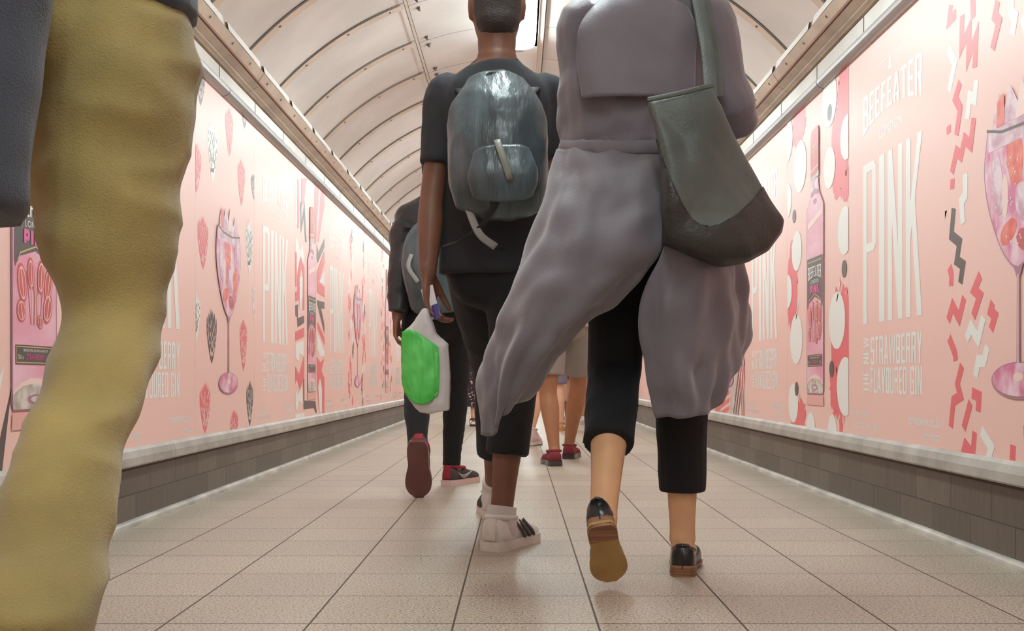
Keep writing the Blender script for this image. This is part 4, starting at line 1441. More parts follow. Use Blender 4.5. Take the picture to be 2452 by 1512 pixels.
def sneaker(par, mw, L=.285, w_=.050, upper='white_shoe', sole='white_sole', hi=.085, collar=None, marks=None, sole_h=.028, lace='white_shoe', outsole=None, markm='stripe', side=1):
    """trainer: upper, sole, collar, laces and its side marks"""
    bm = bmesh.new()
    shoe_solid(bm, L, w_, sole_h * .6, interp([(0, hi * .92), (.05, hi), (.28, hi * .86), (.42, hi * .98), (.55, hi * .80), (.75, .062), (.9, .050), (1, .038)]))
    up = link('shoe', put(bm, mw), K[upper], par)
    bm = bmesh.new()
    slab(bm, L, w_, 0.006 if outsole else 0.0, sole_h, .005)
    link('sole', put(bm, mw), K[sole], up, smooth=False)
    if outsole:
        bm = bmesh.new(); slab(bm, L, w_, 0.0, .008, .003)
        link('outsole', put(bm, mw), K[outsole], up, smooth=False)
    bm = bmesh.new()
    ring = [V((.040 * math.cos(a * math.pi / 8), .075 + .062 * math.sin(a * math.pi / 8), hi * .96 - .006 * math.sin(a * math.pi / 8))) for a in range(17)]
    tube(bm, ring, [.008] * 17, side=(0, 0, 1), seg=8, sub=1)
    link('collar', put(bm, mw), K[collar or upper], up)
    bm = bmesh.new()
    for i in range(4):
        y = L * (.46 + .075 * i)
        z = hi * (.95 - .09 * i)
        tube(bm, [V((-.026, y, z - .014)), V((0, y + .004, z + .001)), V((.026, y, z - .014))], [.0035] * 3, side=(0, 1, 0), seg=6, sub=3)
    link('laces', put(bm, mw), K[lace], up)
    if marks == 'three':
        for i in range(3):
            for s in (-1, 1):
                bm = bmesh.new()
                y = L * (.42 + .085 * i)
                pts = [V((s * (.0445 + .003 * i) * w_ / .05, y + .022, sole_h + .001)), V((s * (.0425 + .003 * i) * w_ / .05, y + .008, sole_h + .018)), V((s * (.037 + .002 * i) * w_ / .05, y - .006, sole_h + .034)), V((s * (.026 + .002 * i) * w_ / .05, y - .016, sole_h + .052))]
                tube(bm, pts, [(.0075, .004)] * 4, side=(0, 1, 0), seg=8, sub=3, cap=('flat', 'flat'))
                link('stripe', put(bm, mw), K[markm], up)
        bm = bmesh.new()
        tube(bm, [V((0, -.004, sole_h + .004)), V((0, -.003, hi * .62)), V((0, .004, hi * .95))], [(.018, .004)] * 3, side=(1, 0, 0), seg=10, cap=('flat', 'round'))
        link('heel_tab', put(bm, mw), K['white_sole'], up)
    if marks == 'flash':
        for s in (-1, 1):
            bm = bmesh.new()
            pts = [V((s * .037, L * .16, .060)), V((s * .0435, L * .28, .042)), V((s * .045, L * .42, .046)), V((s * .042, L * .62, .062))]
            tube(bm, pts, [(.002, .003), (.009, .003), (.008, .003), (.002, .003)], side=(0, 0, 1), seg=8, sub=4)
            link('flash', put(bm, mw), K[markm], up)
        bm = bmesh.new()
        tube(bm, [V((0, -.004, sole_h + .004)), V((0, -.003, hi * .62)), V((0, .002, hi * 1.05))], [(.020, .004)] * 3, side=(1, 0, 0), seg=10, cap=('flat', 'round'))
        link('heel_tab', put(bm, mw), K[collar or upper], up)
    return up


def loafer(par, mw, L=.262, w_=.043, sole='heel'):
    """black slip-on with a stacked heel and a thin sole; the opening shows the foot"""
    bm = bmesh.new()
    shoe_solid(bm, L, w_, .010, interp([(0, .084), (.06, .086), (.2, .066), (.38, .052), (.5, .058), (.62, .066), (.8, .056), (.93, .042), (1, .030)]))
    up = link('shoe', put(bm, mw), K['loafer'], par)
    bm = bmesh.new(); slab(bm, L, w_, 0.0, .030, .001, 0, .27)
    link('heel', put(bm, mw), K['heel'], up, smooth=False)
    bm = bmesh.new(); slab(bm, L, w_, 0.008, .015, .0025)
    link('sole', put(bm, mw), K[sole], up, smooth=False)
    bm = bmesh.new()
    tube(bm, [V((0, -.0015, .022)), V((0, -.001, .055)), V((0, .003, .084))], [.0016] * 3, seg=6)
    link('back_seam', put(bm, mw), K['loafer'], up)
    bm = bmesh.new()
    ring = [V((.031 * math.cos(a * math.pi / 8), .075 + .078 * math.sin(a * math.pi / 8), .070 - .010 * math.cos(a * math.pi / 8) ** 2 - .012 * math.sin(a * math.pi / 8))) for a in range(17)]
    tube(bm, ring, [.0035] * 17, side=(0, 0, 1), seg=8, sub=1)
    link('topline', put(bm, mw), K['loafer'], up)
    return up


def person(J, H, skin, label, k=1.0, voxel=.009, curl=.5, hair=None, hair_kw=None, cat='person', group=None, no_eyes=False):
    me = body_mesh(J, H, k, voxel, curl=curl)
    p = link('person', me, K[skin])
    tag(p, label, 'person', group)
    if not no_eyes:
        eyes(p, J, H)
    if hair:
        hair_cap(p, J, H, K[hair], **(hair_kw or {}))
    return p


def fl(x, px, py):
    """floor point under a pixel"""
    d = CZ * FPX / (py - CY)
    return at(px, py, d)

# ---------------------------------------------------------------- woman in the grey coat
J = {'pelvis': at(1535, 480, 2.95), 'neck': at(1535, -40, 2.90)}
J['head'] = at(1535, -160, 2.93)
J['shoulder_left'], J['shoulder_right'] = at(1405, 55, 2.9), at(1690, 50, 2.9)
J['elbow_left'], J['wrist_left'] = at(1385, 300, 2.93), at(1415, 330, 3.16)
J['elbow_right'], J['wrist_right'] = at(1762, 285, 2.92), at(1735, 190, 3.14)
J['hip_left'], J['knee_left'], J['ankle_left'] = at(1492, 500, 2.95), at(1470, 890, 2.98), at(1444, 1245, 2.675)
J['hip_right'], J['knee_right'], J['ankle_right'] = at(1600, 500, 2.96), at(1632, 920, 2.95), at(1634, 1288, 2.955)
toeL = V((at(1466, 1400, 2.74).x, 2.74, 0.012))
J['toe_left'] = J['ankle_left'].lerp(toeL + V((0, .050, .022)), .8)
heelR = V((at(1634, 1383, 2.90).x, 2.90, 0.0)); toeR = V((heelR.x + .050, heelR.y + .255, 0.0))
J['toe_right'] = V((heelR.x + .036, heelR.y + .19, .040))
woman = person(J, 1.74, 'skin_tan', 'person striding ahead in a belted grey-mauve coat, cropped black trousers and black slip-on shoes', k=.98,
               voxel=.007, hair='hairb', hair_kw=dict(back=-.06, long=.03))
rt = [.098, .092, .080, .074, .070, .060, .052]
me = legs_cloth(J, .99, {'left': 1.52, 'right': 1.70}, [.098, .09, .078, .072, .068, .064, .058], voxel=.007, wr=folds(.0035, (14, 14, 9)))
link('trousers', me, K['blackslack'], woman)

# coat: fitted back and sleeves
bm = bmesh.new()
sv = V((1, 0, 0))
tube(bm, [at(1528, 372, 2.93), at(1522, 330, 2.93), at(1524, 235, 2.92), at(1530, 130, 2.92), at(1535, 40, 2.91), at(1538, -10, 2.90), at(1540, -55, 2.90)],
     [(.196, .135), (.196, .132), (.203, .135), (.200, .130), (.178, .112), (.120, .09), (.075, .078)], side=sv, seg=24, cap=('flat', 'flat'))
SL, EL, WL = J['shoulder_left'], J['elbow_left'], J['wrist_left']
tube(bm, [SL.lerp(J['shoulder_right'], .2), SL, SL.lerp(EL, .5), EL, EL.lerp(WL, .6), WL], [.07, .072, .062, .058, .054, .052], seg=16)
SR, ER, WR = J['shoulder_right'], J['elbow_right'], J['wrist_right']
tube(bm, [SR.lerp(SL, .2), SR, SR.lerp(ER, .5), ER, ER.lerp(WR, .6), WR], [.07, .072, .064, .058, .054, .052], seg=16)
up_me = remesh(bm, .007, 4, folds(.011, (10, 10, 8), .003, 22, 3.0))

C0 = [at(1592, 352, 2.79), at(1592, 470, 2.72), at(1586, 590, 2.68), at(1510, 690, 2.70), at(1400, 790, 2.74), at(1292, 900, 2.78)]
C1 = [at(1510, 352, 2.78), at(1500, 470, 2.69), at(1470, 600, 2.63), at(1390, 740, 2.63), at(1310, 850, 2.66), at(1245, 960, 2.72)]
C2 = [at(1430, 354, 2.79), at(1410, 470, 2.70), at(1360, 610, 2.64), at(1285, 750, 2.63), at(1220, 890, 2.66), at(1195, 1015, 2.72)]
C3 = [at(1365, 356, 2.84), at(1345, 460, 2.77), at(1290, 600, 2.70), at(1222, 750, 2.68), at(1178, 890, 2.70), at(1176, 1046, 2.74)]
C4 = [at(1332, 358, 2.92), at(1316, 450, 2.86), at(1262, 600, 2.80), at(1200, 750, 2.77), at(1164, 890, 2.77), at(1164, 1032, 2.80)]
C5 = [at(1352, 358, 3.02), at(1340, 460, 3.02), at(1300, 600, 3.0), at(1244, 750, 2.96), at(1204, 880, 2.92), at(1196, 985, 2.92)]
left = sheet([C0, C1, C2, C3, C4, C5], .004, folds(.006, (9, 7, 5), .0015, 25, 1.0), nu=12, nv=12, smooth=1, pl=pleats(.014, 1.9, 1.0, .7, .25))
R0 = [at(1586, 352, 2.78), at(1586, 470, 2.71), at(1590, 590, 2.67), at(1536, 720, 2.69), at(1545, 870, 2.72), at(1580, 998, 2.74)]
R1 = [at(1630, 352, 2.77), at(1636, 470, 2.69), at(1640, 590, 2.64), at(1606, 720, 2.64), at(1610, 870, 2.66), at(1628, 1003, 2.69)]
R2 = [at(1675, 352, 2.80), at(1690, 470, 2.71), at(1694, 590, 2.66), at(1680, 720, 2.65), at(1672, 870, 2.67), at(1680, 998, 2.70)]
R3 = [at(1712, 354, 2.87), at(1735, 470, 2.80), at(1742, 590, 2.76), at(1742, 720, 2.75), at(1722, 850, 2.75), at(1706, 985, 2.77)]
R3b = [at(1726, 356, 2.92), at(1752, 470, 2.88), at(1766, 590, 2.84), at(1780, 720, 2.82), at(1768, 850, 2.82), at(1728, 940, 2.83)]
R4 = [at(1734, 356, 2.97), at(1760, 470, 2.95), at(1772, 590, 2.92), at(1794, 720, 2.90), at(1788, 830, 2.88), at(1742, 935, 2.88)]
R5 = [at(1720, 356, 3.05), at(1735, 470, 3.06), at(1745, 590, 3.06), at(1760, 720, 3.04), at(1755, 820, 3.0), at(1738, 915, 2.97)]
right = sheet([R0, R1, R2, R3, R3b, R4, R5], .004, folds(.006, (9, 7, 5), .0015, 25, 7.0), nu=11, nv=12, smooth=1, pl=pleats(.012, 2.1, 6.0, -.45, .25))
coat = link('coat', to_mesh(hide_mesh_join([up_me, left, right])), K['coat'], woman)
# loose back yoke with a straight lower edge
bm = bmesh.new()
Yk = [[at(1392, 236, 2.795), at(1380, 150, 2.80), at(1385, 70, 2.80), at(1420, 15, 2.83), at(1470, -25, 2.85)],
      [at(1440, 232, 2.765), at(1440, 150, 2.775), at(1445, 60, 2.785), at(1465, 5, 2.80), at(1495, -35, 2.83)],
      [at(1530, 230, 2.755), at(1530, 150, 2.765), at(1530, 60, 2.775), at(1530, 0, 2.79), at(1532, -40, 2.82)],
      [at(1610, 231, 2.765), at(1612, 150, 2.775), at(1610, 60, 2.785), at(1600, 5, 2.80), at(1575, -35, 2.83)],
      [at(1662, 236, 2.795), at(1668, 150, 2.80), at(1668, 70, 2.80), at(1645, 15, 2.83), at(1605, -25, 2.85)]]
bm.free()
me = sheet(Yk, .006, folds(.008, (9, 9, 7), .002, 22, 5.0), nu=8, nv=8)
link('yoke', me, K['coat'], coat)
bm = bmesh.new()
tube(bm, [at(1340, 352, 2.90), at(1400, 352, 2.80), at(1480, 354, 2.775), at(1560, 352, 2.775), at(1640, 350, 2.79), at(1712, 350, 2.86), at(1728, 352, 2.95)],
     [(.021, .007)] * 7, side=(0, 0, 1), seg=10, cap=('flat', 'flat'))
link('belt', remesh(bm, .006, 2, folds(.002, (30, 10, 30))), K['coat'], coat)
bm = bmesh.new()
tube(bm, [at(1480, -12, 2.83), at(1535, 2, 2.80), at(1590, -8, 2.82)], [(.030, .012)] * 3, side=(0, 0, 1), seg=10)
tube(bm, [at(1470, -30, 2.90), at(1540, -50, 2.83), at(1605, -30, 2.90)], [(.035, .014)] * 3, side=(0, 0, 1), seg=10)
link('collar', remesh(bm, .007, 2), K['coat'], coat)

mwR = foot_frame(heelR, toeR)
loafer(woman, mwR)
heelL = at(1440, 1262, 2.575)
mwL = foot_frame(heelL, toeL, up=V((0, .95, .30)))
sh = loafer(woman, mwL, L=(toeL - heelL).length, sole='tansole')

# ---------------------------------------------------------------- tote bag on her shoulder
bm = bmesh.new()
fr = [(1553, 240), (1640, 222), (1705, 205), (1745, 285), (1790, 372), (1838, 450), (1882, 528), (1878, 556), (1846, 598), (1795, 622), (1735, 628), (1660, 604), (1600, 575), (1592, 500), (1596, 400), (1572, 300)]
dep = [2.62, 2.62, 2.64, 2.66, 2.68, 2.70, 2.70, 2.69, 2.66, 2.63, 2.61, 2.60, 2.60, 2.58, 2.58, 2.60]
cen = V((0, 0, 0))
pf = [at(x, y, d - .04) for (x, y), d in zip(fr, dep)]
cen = sum(pf, V()) / len(pf)
def bagring(sc, dy, low=0):
    out = []
    for p in pf:
        q = cen + (p - cen) * sc
        t = max(0, min(1, (cen.z + .16 - p.z) / .40))
        q = q + V((0, dy * (.35 + .65 * t), 0))
        out.append(bm.verts.new(q))
    return out
rings = [bagring(.55, -.030), bagring(.82, -.024), bagring(.95, -.008), bagring(1.0, .03), bagring(1.0, .10), bagring(.97, .14), bagring(.85, .155), bagring(.5, .16)]
for A, B in zip(rings, rings[1:]):
    n = len(A)
    for i in range(n):
        bm.faces.new((A[i], A[(i + 1) % n], B[(i + 1) % n], B[i]))
bm.faces.new(rings[0][::-1]); bm.faces.new(rings[-1])
bmesh.ops.recalc_face_normals(bm, faces=bm.faces)
me = remesh(bm, .006, 6, folds(.008, (9, 9, 6), .0, 1, 2.0))
tote = bpy.data.objects.new('tmp', me); bpy.data.objects.remove(tote)
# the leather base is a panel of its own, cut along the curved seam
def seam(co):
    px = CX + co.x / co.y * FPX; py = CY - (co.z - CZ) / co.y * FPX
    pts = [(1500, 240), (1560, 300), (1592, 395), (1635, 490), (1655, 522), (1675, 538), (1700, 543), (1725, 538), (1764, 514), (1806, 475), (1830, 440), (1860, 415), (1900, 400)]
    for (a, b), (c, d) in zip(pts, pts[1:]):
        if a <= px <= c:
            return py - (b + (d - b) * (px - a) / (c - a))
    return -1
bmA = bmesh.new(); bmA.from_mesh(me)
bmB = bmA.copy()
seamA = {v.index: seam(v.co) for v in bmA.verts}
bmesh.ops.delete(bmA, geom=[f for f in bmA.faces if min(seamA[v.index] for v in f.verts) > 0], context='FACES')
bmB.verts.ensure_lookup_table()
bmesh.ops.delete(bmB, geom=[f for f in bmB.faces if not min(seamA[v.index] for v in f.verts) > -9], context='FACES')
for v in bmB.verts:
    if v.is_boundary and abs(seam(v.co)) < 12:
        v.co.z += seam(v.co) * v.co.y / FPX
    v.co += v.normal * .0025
bpy.data.meshes.remove(me)
tote = link('tote_bag', to_mesh(bmA), K['tote'])
tag(tote, 'large slouchy dark green-grey leather tote bag hanging from the shoulder over the grey coat', 'bag')
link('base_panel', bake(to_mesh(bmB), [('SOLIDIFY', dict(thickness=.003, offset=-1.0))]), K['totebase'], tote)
for (dx, dy) in ((0, 0), (14, .05)):
    bm = bmesh.new()
    tube(bm, [at(1702 + dx, 230, 2.63 + dy), at(1694 + dx, 130, 2.70 + dy), at(1682 + dx, 60, 2.755 + dy * .5), at(1672 + dx, 5, 2.79 + dy * .5), at(1660 + dx, -38, 2.86), at(1662 + dx, -40, 2.95), at(1690 + dx, 40, 3.04)],
         [(.016, .005)] * 7, side=(1, 0, 0), seg=10)
    link('strap', to_mesh(bm), K['tote'], tote)
bm = bmesh.new()
tube(bm, [pf[0] + V((0, -.004, 0)), pf[1] + V((0, -.006, 0)), pf[2] + V((0, -.004, 0))], [(.006, .004)] * 3, side=(0, 0, 1), seg=8)
link('rim', to_mesh(bm), K['tote'], tote)

# ---------------------------------------------------------------- young man in black with the slate backpack
J = {'pelvis': at(1185, 610, 3.45), 'neck': at(1190, 150, 3.42), 'head': at(1190, 20, 3.45)}
J['shoulder_left'], J['shoulder_right'] = at(1072, 232, 3.44), at(1306, 232, 3.46)
J['elbow_left'], J['wrist_left'] = at(1034, 478, 3.40), at(1024, 655, 3.36)
J['elbow_right'], J['wrist_right'] = at(1318, 455, 3.46), at(1312, 640, 3.50)
J['hand_left'] = V((.045, .0, -1)); J['thumb_left'] = V((.35, 1, 0)); J['palm_left'] = V((1, -.2, 0)); J['curl_left'] = .75
J['hip_left'], J['knee_left'], J['ankle_left'] = at(1140, 640, 3.47), at(1184, 885, 3.80), at(1184, 1170, 4.15)
J['hip_right'], J['knee_right'], J['ankle_right'] = at(1236, 640, 3.44), at(1232, 900, 3.45), at(1200, 1236, 3.40)
heel2 = V((at(1190, 1322, 3.33).x - .018, 3.33, 0)); toe2 = V((heel2.x + .118, 3.60, 0))
J['toe_right'] = V((heel2.x + .092, 3.535, .035))
h2b = V((at(1184, 1240, 4.10).x, 4.10, 0)); t2b = V((h2b.x - .02, 4.40, 0))
J['toe_left'] = V((h2b.x - .015, 4.33, .035))
man = person(J, 1.80, 'skin_dark', 'person in black shirt and trousers with white striped sneakers, wearing a slate backpack', k=.95, voxel=.006,
             hair='hair', hair_kw=dict(back=-.055, vol=.004))
me = top_cloth(J, 1.0, .68, 1.02, 1.08, hem=-.06, voxel=.008, wr=folds(.006, (9, 9, 6), .001, 25, 2.0))
link('shirt', me, K['blacktee'], man)
me = legs_cloth(J, 1.0, {'left': 1.66, 'right': 1.57}, [.100, .094, .082, .076, .070, .066, .062], voxel=.008, wr=folds(.005, (12, 12, 8), 0, 1, 4.0), pel_r=(.165, .125))
link('trousers', me, K['black'], man)
for hp, tp in ((heel2, toe2), (h2b, t2b)):
    sneaker(man, foot_frame(hp, tp), L=.30, w_=.054, marks='three', hi=.098)
for n, hp in (('right', heel2), ('left', h2b)):
    bm = bmesh.new()
    A_ = J['ankle_' + n]; Kn = J['knee_' + n]
    tube(bm, [A_.lerp(V((A_.x, A_.y, .04)), .6), A_, A_.lerp(Kn, .07)], [.050, .046, .046], seg=14, cap=('round', 'flat'))
    link('sock', remesh(bm, .006, 2, folds(.001, (30, 30, 60))), K['sock'], man)

# his backpack
bm = bmesh.new()
C_ = lambda px, py, d: at(px, py, d)
tube(bm, [C_(1192, 486, 3.215), C_(1192, 430, 3.205), C_(1190, 340, 3.205), C_(1186, 260, 3.225), C_(1186, 200, 3.255)],
     [(.128, .052), (.146, .075), (.145, .078), (.132, .066), (.090, .040)], side=(1, 0, 0), seg=28)
me = remesh(bm, .007, 5, folds(.010, (11, 9, 4), .0025, 24, 9.0))
pack = link('backpack', me, K['pack'])
tag(pack, 'slate nylon backpack with dangling straps on the back of the person in black', 'backpack')
bm = bmesh.new()
tube(bm, [C_(1205, 470, 3.135), C_(1203, 420, 3.118), C_(1200, 360, 3.122)], [(.088, .018), (.100, .028), (.080, .018)], side=(1, 0, 0), seg=24)
link('front_pocket', remesh(bm, .007, 3, folds(.005, (14, 9, 6), .001, 30, 1.0)), K['pack'], pack)
for s, a, b_ in ((-1, 1105, 1098), (1, 1275, 1288)):
    bm = bmesh.new()
    tube(bm, [C_(a + 18 * -s, 225, 3.29), C_(a, 208, 3.40), C_(a, 215, 3.50), C_(a, 300, 3.565), C_(b_, 420, 3.56), C_(b_, 455, 3.50), C_(b_ - s * 6, 470, 3.33)],
         [(.030, .008)] * 5 + [(.016, .004)] * 2, side=(1, 0, 0), seg=10)
    link('shoulder_strap', to_mesh(bm), K['strap'], pack)
for pts in ([(1100, 430, 3.24), (1122, 500, 3.20), (1148, 560, 3.20), (1187, 592, 3.22)], [(1198, 440, 3.13), (1180, 500, 3.15), (1150, 545, 3.20), (1105, 575, 3.22), (1062, 590, 3.24)], [(1292, 440, 3.25), (1304, 520, 3.23), (1310, 560, 3.25)]):
    bm = bmesh.new()
    tube(bm, [C_(*p) for p in pts], [(.011, .0025)] * len(pts), side=(1, 0, .4), seg=8, sub=6, cap=('flat', 'flat'))
    link('webbing_strap', to_mesh(bm), K['web'] if pts[0][0] != 1198 else K['strap'], pack)
bm = bmesh.new()
tube(bm, [C_(1190, 335, 3.105), C_(1202, 370, 3.085), C_(1222, 430, 3.085)], [(.010, .002)] * 3, side=(1, 0, 0), seg=8, cap=('flat', 'flat'))
link('zip_pull', to_mesh(bm), K['zip'], pack)
bm = bmesh.new()
tube(bm, [C_(1165, 205, 3.225), C_(1170, 180, 3.23), C_(1205, 180, 3.23), C_(1210, 205, 3.225)], [.008] * 4, seg=8)
link('grab_handle', to_mesh(bm), K['strap'], pack)

# papers and shopping bag in his left hand
bm = bmesh.new()
c = at(1032, 722, 3.335)
tube(bm, [at(1022, 688, 3.345), at(1030, 722, 3.335), at(1042, 762, 3.325)], [(.022, .004)] * 3, side=(1, -.6, 0), seg=4, cap=('flat', 'flat'))
card = link('folded_leaflet', to_mesh(bm), K['card'], smooth=False)
tag(card, 'folded white and violet leaflet held in the hand above the green bag', 'leaflet')
bm = bmesh.new()
tube(bm, [at(1040, 730, 3.322), at(1047, 764, 3.314)], [(.012, .004)] * 2, side=(1, -.6, 0), seg=4, sub=1, cap=('flat', 'flat'))
link('violet_panel', to_mesh(bm), K['purple'], card, smooth=False)


# soft carrier: white film body with a green printed face
def prism(outline, depth, bulge, voxel, wr):
    bm = bmesh.new()
    n = len(outline)
    c = sum(outline, V()) / n
    R_ = []
    for sc, dy in ((.5, -bulge), (.85, -bulge * .75), (1.0, 0), (1.0, depth), (.85, depth + bulge * .75), (.5, depth + bulge)):
        R_.append([bm.verts.new(c + (p - c) * sc + V((0, dy, 0))) for p in outline])
    for A, B in zip(R_, R_[1:]):
        for i in range(n):
            bm.faces.new((A[i], A[(i + 1) % n], B[(i + 1) % n], B[i]))
    bm.faces.new(R_[0][::-1]); bm.faces.new(R_[-1])
    bmesh.ops.recalc_face_normals(bm, faces=bm.faces)
    return remesh(bm, voxel, 1, wr)


ol = [(966, 792), (984, 776), (1002, 752), (1012, 738), (1022, 738), (1030, 762), (1044, 800), (1074, 822), (1076, 900), (1074, 984), (1050, 986), (1030, 990), (1004, 988), (974, 954), (966, 900), (963, 840)]
bag = link('carrier_bag', prism([at(x, y, 3.285) for x, y in ol], .050, .014, .004, folds(.004, (26, 26, 12), .001, 50, 3.0)), K['bagwhite'])
tag(bag, 'small white carrier bag with a bright green front, hanging from a hand', 'bag')
rowsG = [[at(963, 794, 3.282), at(960, 860, 3.280), at(964, 915, 3.280), at(972, 948, 3.282)], [at(984, 790, 3.266), at(982, 860, 3.262), at(984, 925, 3.262), at(990, 964, 3.266)],
         [at(1010, 804, 3.264), at(1010, 860, 3.260), at(1010, 930, 3.260), at(1012, 970, 3.265)], [at(1036, 822, 3.266), at(1038, 870, 3.263), at(1038, 930, 3.263), at(1036, 958, 3.266)], [at(1050, 832, 3.270), at(1051, 870, 3.268), at(1051, 930, 3.268), at(1048, 945, 3.270)]]
link('green_front', sheet(rowsG, .002, None, nu=6, nv=8, smooth=0, pl=pleats(.003, 2.5, 3.0, 1.2, .4)), K['green'], bag)

# ---------------------------------------------------------------- person in mustard trousers, nearest, at the left
J = {'pelvis': at(118, 140, 1.36), 'neck': at(105, -1180, 1.36), 'head': at(100, -1400, 1.39)}
J['shoulder_left'], J['shoulder_right'] = at(-270, -1080, 1.36), at(480, -1080, 1.36)
J['elbow_left'], J['wrist_left'] = at(-62, -160, 1.18), at(-88, 520, 1.14)
J['shoulder_left'] = at(-240, -1050, 1.34)
J['hand_left'] = V((-.9, .25, -.5)); J['thumb_left'] = V((.3, 1, 0)); J['palm_left'] = V((1, 0, 0)); J['curl_left'] = .8
J['elbow_right'], J['wrist_right'] = at(590, -420, 1.45), at(420, -340, 1.68)
J['hip_left'], J['knee_left'], J['ankle_left'] = at(-20, 150, 1.38), at(-30, 330, 1.84), at(-190, 930, 2.0)
J['hip_right'], J['knee_right'], J['ankle_right'] = at(262, 180, 1.36), at(258, 800, 1.30), at(20, 1600, 1.02)
J['toe_left'] = X(J['ankle_left'], 0, .16, -.06)
J['toe_right'] = X(J['ankle_right'], .0, .10, -.12)
H = 1.78
near = person(J, H, 'skin_pale', 'person at the far left in mustard trousers and dark navy jacket, closest to the viewer', k=.80, voxel=.009, hair='hair')
me = legs_cloth(J, 1.0, {'left': 1.97, 'right': 1.99}, [.108, .096, .074, .057, .054, .062, .068], voxel=.007, wr=folds(.011, (6, 6, 17), .002, 18, 2.5), pel_r=(.172, .13), smooth=6)
link('trousers', me, K['mustard'], near)
me = top_cloth(J, 1.0, 2.0, 1.06, 1.45, hem=.045, voxel=.010, wr=folds(.010, (7, 7, 5), .002, 20, 6.0))
link('jacket', me, K['navy'], near)
aL, aR = J['ankle_left'], J['ankle_right']
hl = V((aL.x, aL.y - .05, 0.0)); 
sneaker(near, foot_frame(V((aL.x, aL.y - .06, max(0, aL.z - .10))), V((aL.x, aL.y + .22, max(0, aL.z - .12)))), L=.29, w_=.05, upper='dark_up', sole='white_sole')
sneaker(near, foot_frame(V((aR.x, aR.y - .07, aR.z - .05)), V((aR.x, aR.y + .10, .004)), up=V((0, .8, .5))), L=.27, w_=.05, upper='dark_up', sole='white_sole')

# ---------------------------------------------------------------- person in the dark jacket beyond the green bag
J = skeleton(at(1046, 700, 5.15).x, 5.15, 1.62, stride=.30, swing=.3, lead='right')
J['shoulder_left'] = at(975, 556, 5.12); J['elbow_left'] = at(962, 660, 5.08); J['wrist_left'] = at(950, 760, 5.05)
J['hip_left'], J['knee_left'], J['ankle_left'] = at(1008, 760, 5.15), at(998, 950, 5.08), at(1000, 1085, 4.86)
J['hip_right'], J['knee_right'], J['ankle_right'] = at(1090, 760, 5.17), at(1092, 940, 5.30), at(1080, 1130, 5.42)
tL = V((at(1003, 1194, 4.82).x, 4.83, .004)); hL = at(999, 1062, 4.73)
J['toe_left'] = J['ankle_left'].lerp(tL, .75)
hR = V((at(1070, 1165, 5.36).x, 5.36, 0)); tR = V((hR.x + .12, 5.60, 0))
J['toe_right'] = V((hR.x + .08, 5.54, .035))
far1 = person(J, 1.62, 'skin_dark', 'person in a dark quilted jacket, slim black trousers and maroon-soled sneakers', voxel=.009, curl=.9, hair='hair')
link('jacket', top_cloth(J, .95, 1.9, 1.15, 1.25, hem=.02, wr=folds(.008, (10, 10, 14), .001, 30, 1.0)), K['puffer'], far1)
link('trousers', legs_cloth(J, .93, {'left': 1.93, 'right': 1.93}, [.098, .09, .074, .064, .060, .050, .046], wr=folds(.004, (12, 12, 26), 0, 1, 2.0)), K['black'], far1)
sneaker(far1, foot_frame(hL, tL, up=V((0, 1, .25))), L=(tL - hL).length, w_=.052, upper='dark_up', sole='maroon', collar='redlin', marks='flash', markm='swoosh', lace='dark_up')
sneaker(far1, foot_frame(hR, tR), L=.28, w_=.05, upper='dark_up', sole='pink_sole', collar='redlin', marks='flash', markm='swoosh', lace='dark_up', hi=.09)
bm = bmesh.new()
tube(bm, [at(1046, 730, 4.96), at(1042, 660, 4.95), at(1040, 590, 4.97), at(1040, 545, 5.0)], [(.125, .05), (.145, .075), (.14, .07), (.10, .04)], side=(1, 0, 0), seg=24)
pk = link('backpack', remesh(bm, .009, 4, folds(.009, (10, 8, 5), .002, 26, 4.0)), K['pack'])
tag(pk, 'dark glossy backpack on the person in the quilted jacket, half hidden behind the bare arm', 'backpack')
for pts, mm in (([(1062, 570, 4.86), (1074, 620, 4.85), (1082, 665, 4.86)], 'zip'), ([(985, 610, 4.90), (978, 640, 4.88), (1000, 675, 4.88)], 'web')):
    bm = bmesh.new()
    tube(bm, [at(*p) for p in pts], [(.010, .003)] * 3, side=(1, 0, 0), seg=8)
    link('webbing_strap', to_mesh(bm), K[mm], pk)
for q in (-1, 1):
    bm = bmesh.new()
    x = 1042 + 62 * q
    tube(bm, [at(x, 545, 5.0), at(x, 522, 5.10), at(x, 540, 5.26), at(x, 640, 5.34), at(x, 720, 5.30)], [(.026, .006)] * 5, side=(1, 0, 0), seg=8)
    link('shoulder_strap', to_mesh(bm), K['strap'], pk)

# ---------------------------------------------------------------- person in grey shorts and maroon sneakers
J = skeleton(at(1352, 760, 6.75).x, 6.75, 1.74, stride=.30, swing=.4, lead='right')
J['hip_left'], J['knee_left'], J['ankle_left'] = at(1322, 740, 6.72), at(1312, 940, 6.70), at(1328, 1080, 6.62)
J['hip_right'], J['knee_right'], J['ankle_right'] = at(1386, 740, 6.75), at(1384, 925, 7.0), at(1362, 1070, 7.20)
h5 = V((at(1327, 1117, 6.56).x + .01, 6.56, 0)); t5 = V((h5.x - .035, 6.83, 0))
J['toe_left'] = V((h5.x - .024, 6.75, .035))
h5r = V((at(1360, 1097, 7.15).x, 7.15, .0)); t5r = V((h5r.x + .05, 7.42, 0))
J['toe_right'] = V((h5r.x + .03, 7.35, .035))
J['elbow_right'], J['wrist_right'] = at(1428, 745, 6.75), at(1416, 828, 6.85)
p5 = person(J, 1.74, 'skin_mid', 'person with bare brown legs in grey shorts and maroon sneakers', k=1.0, voxel=.008, curl=.9, hair='hair')
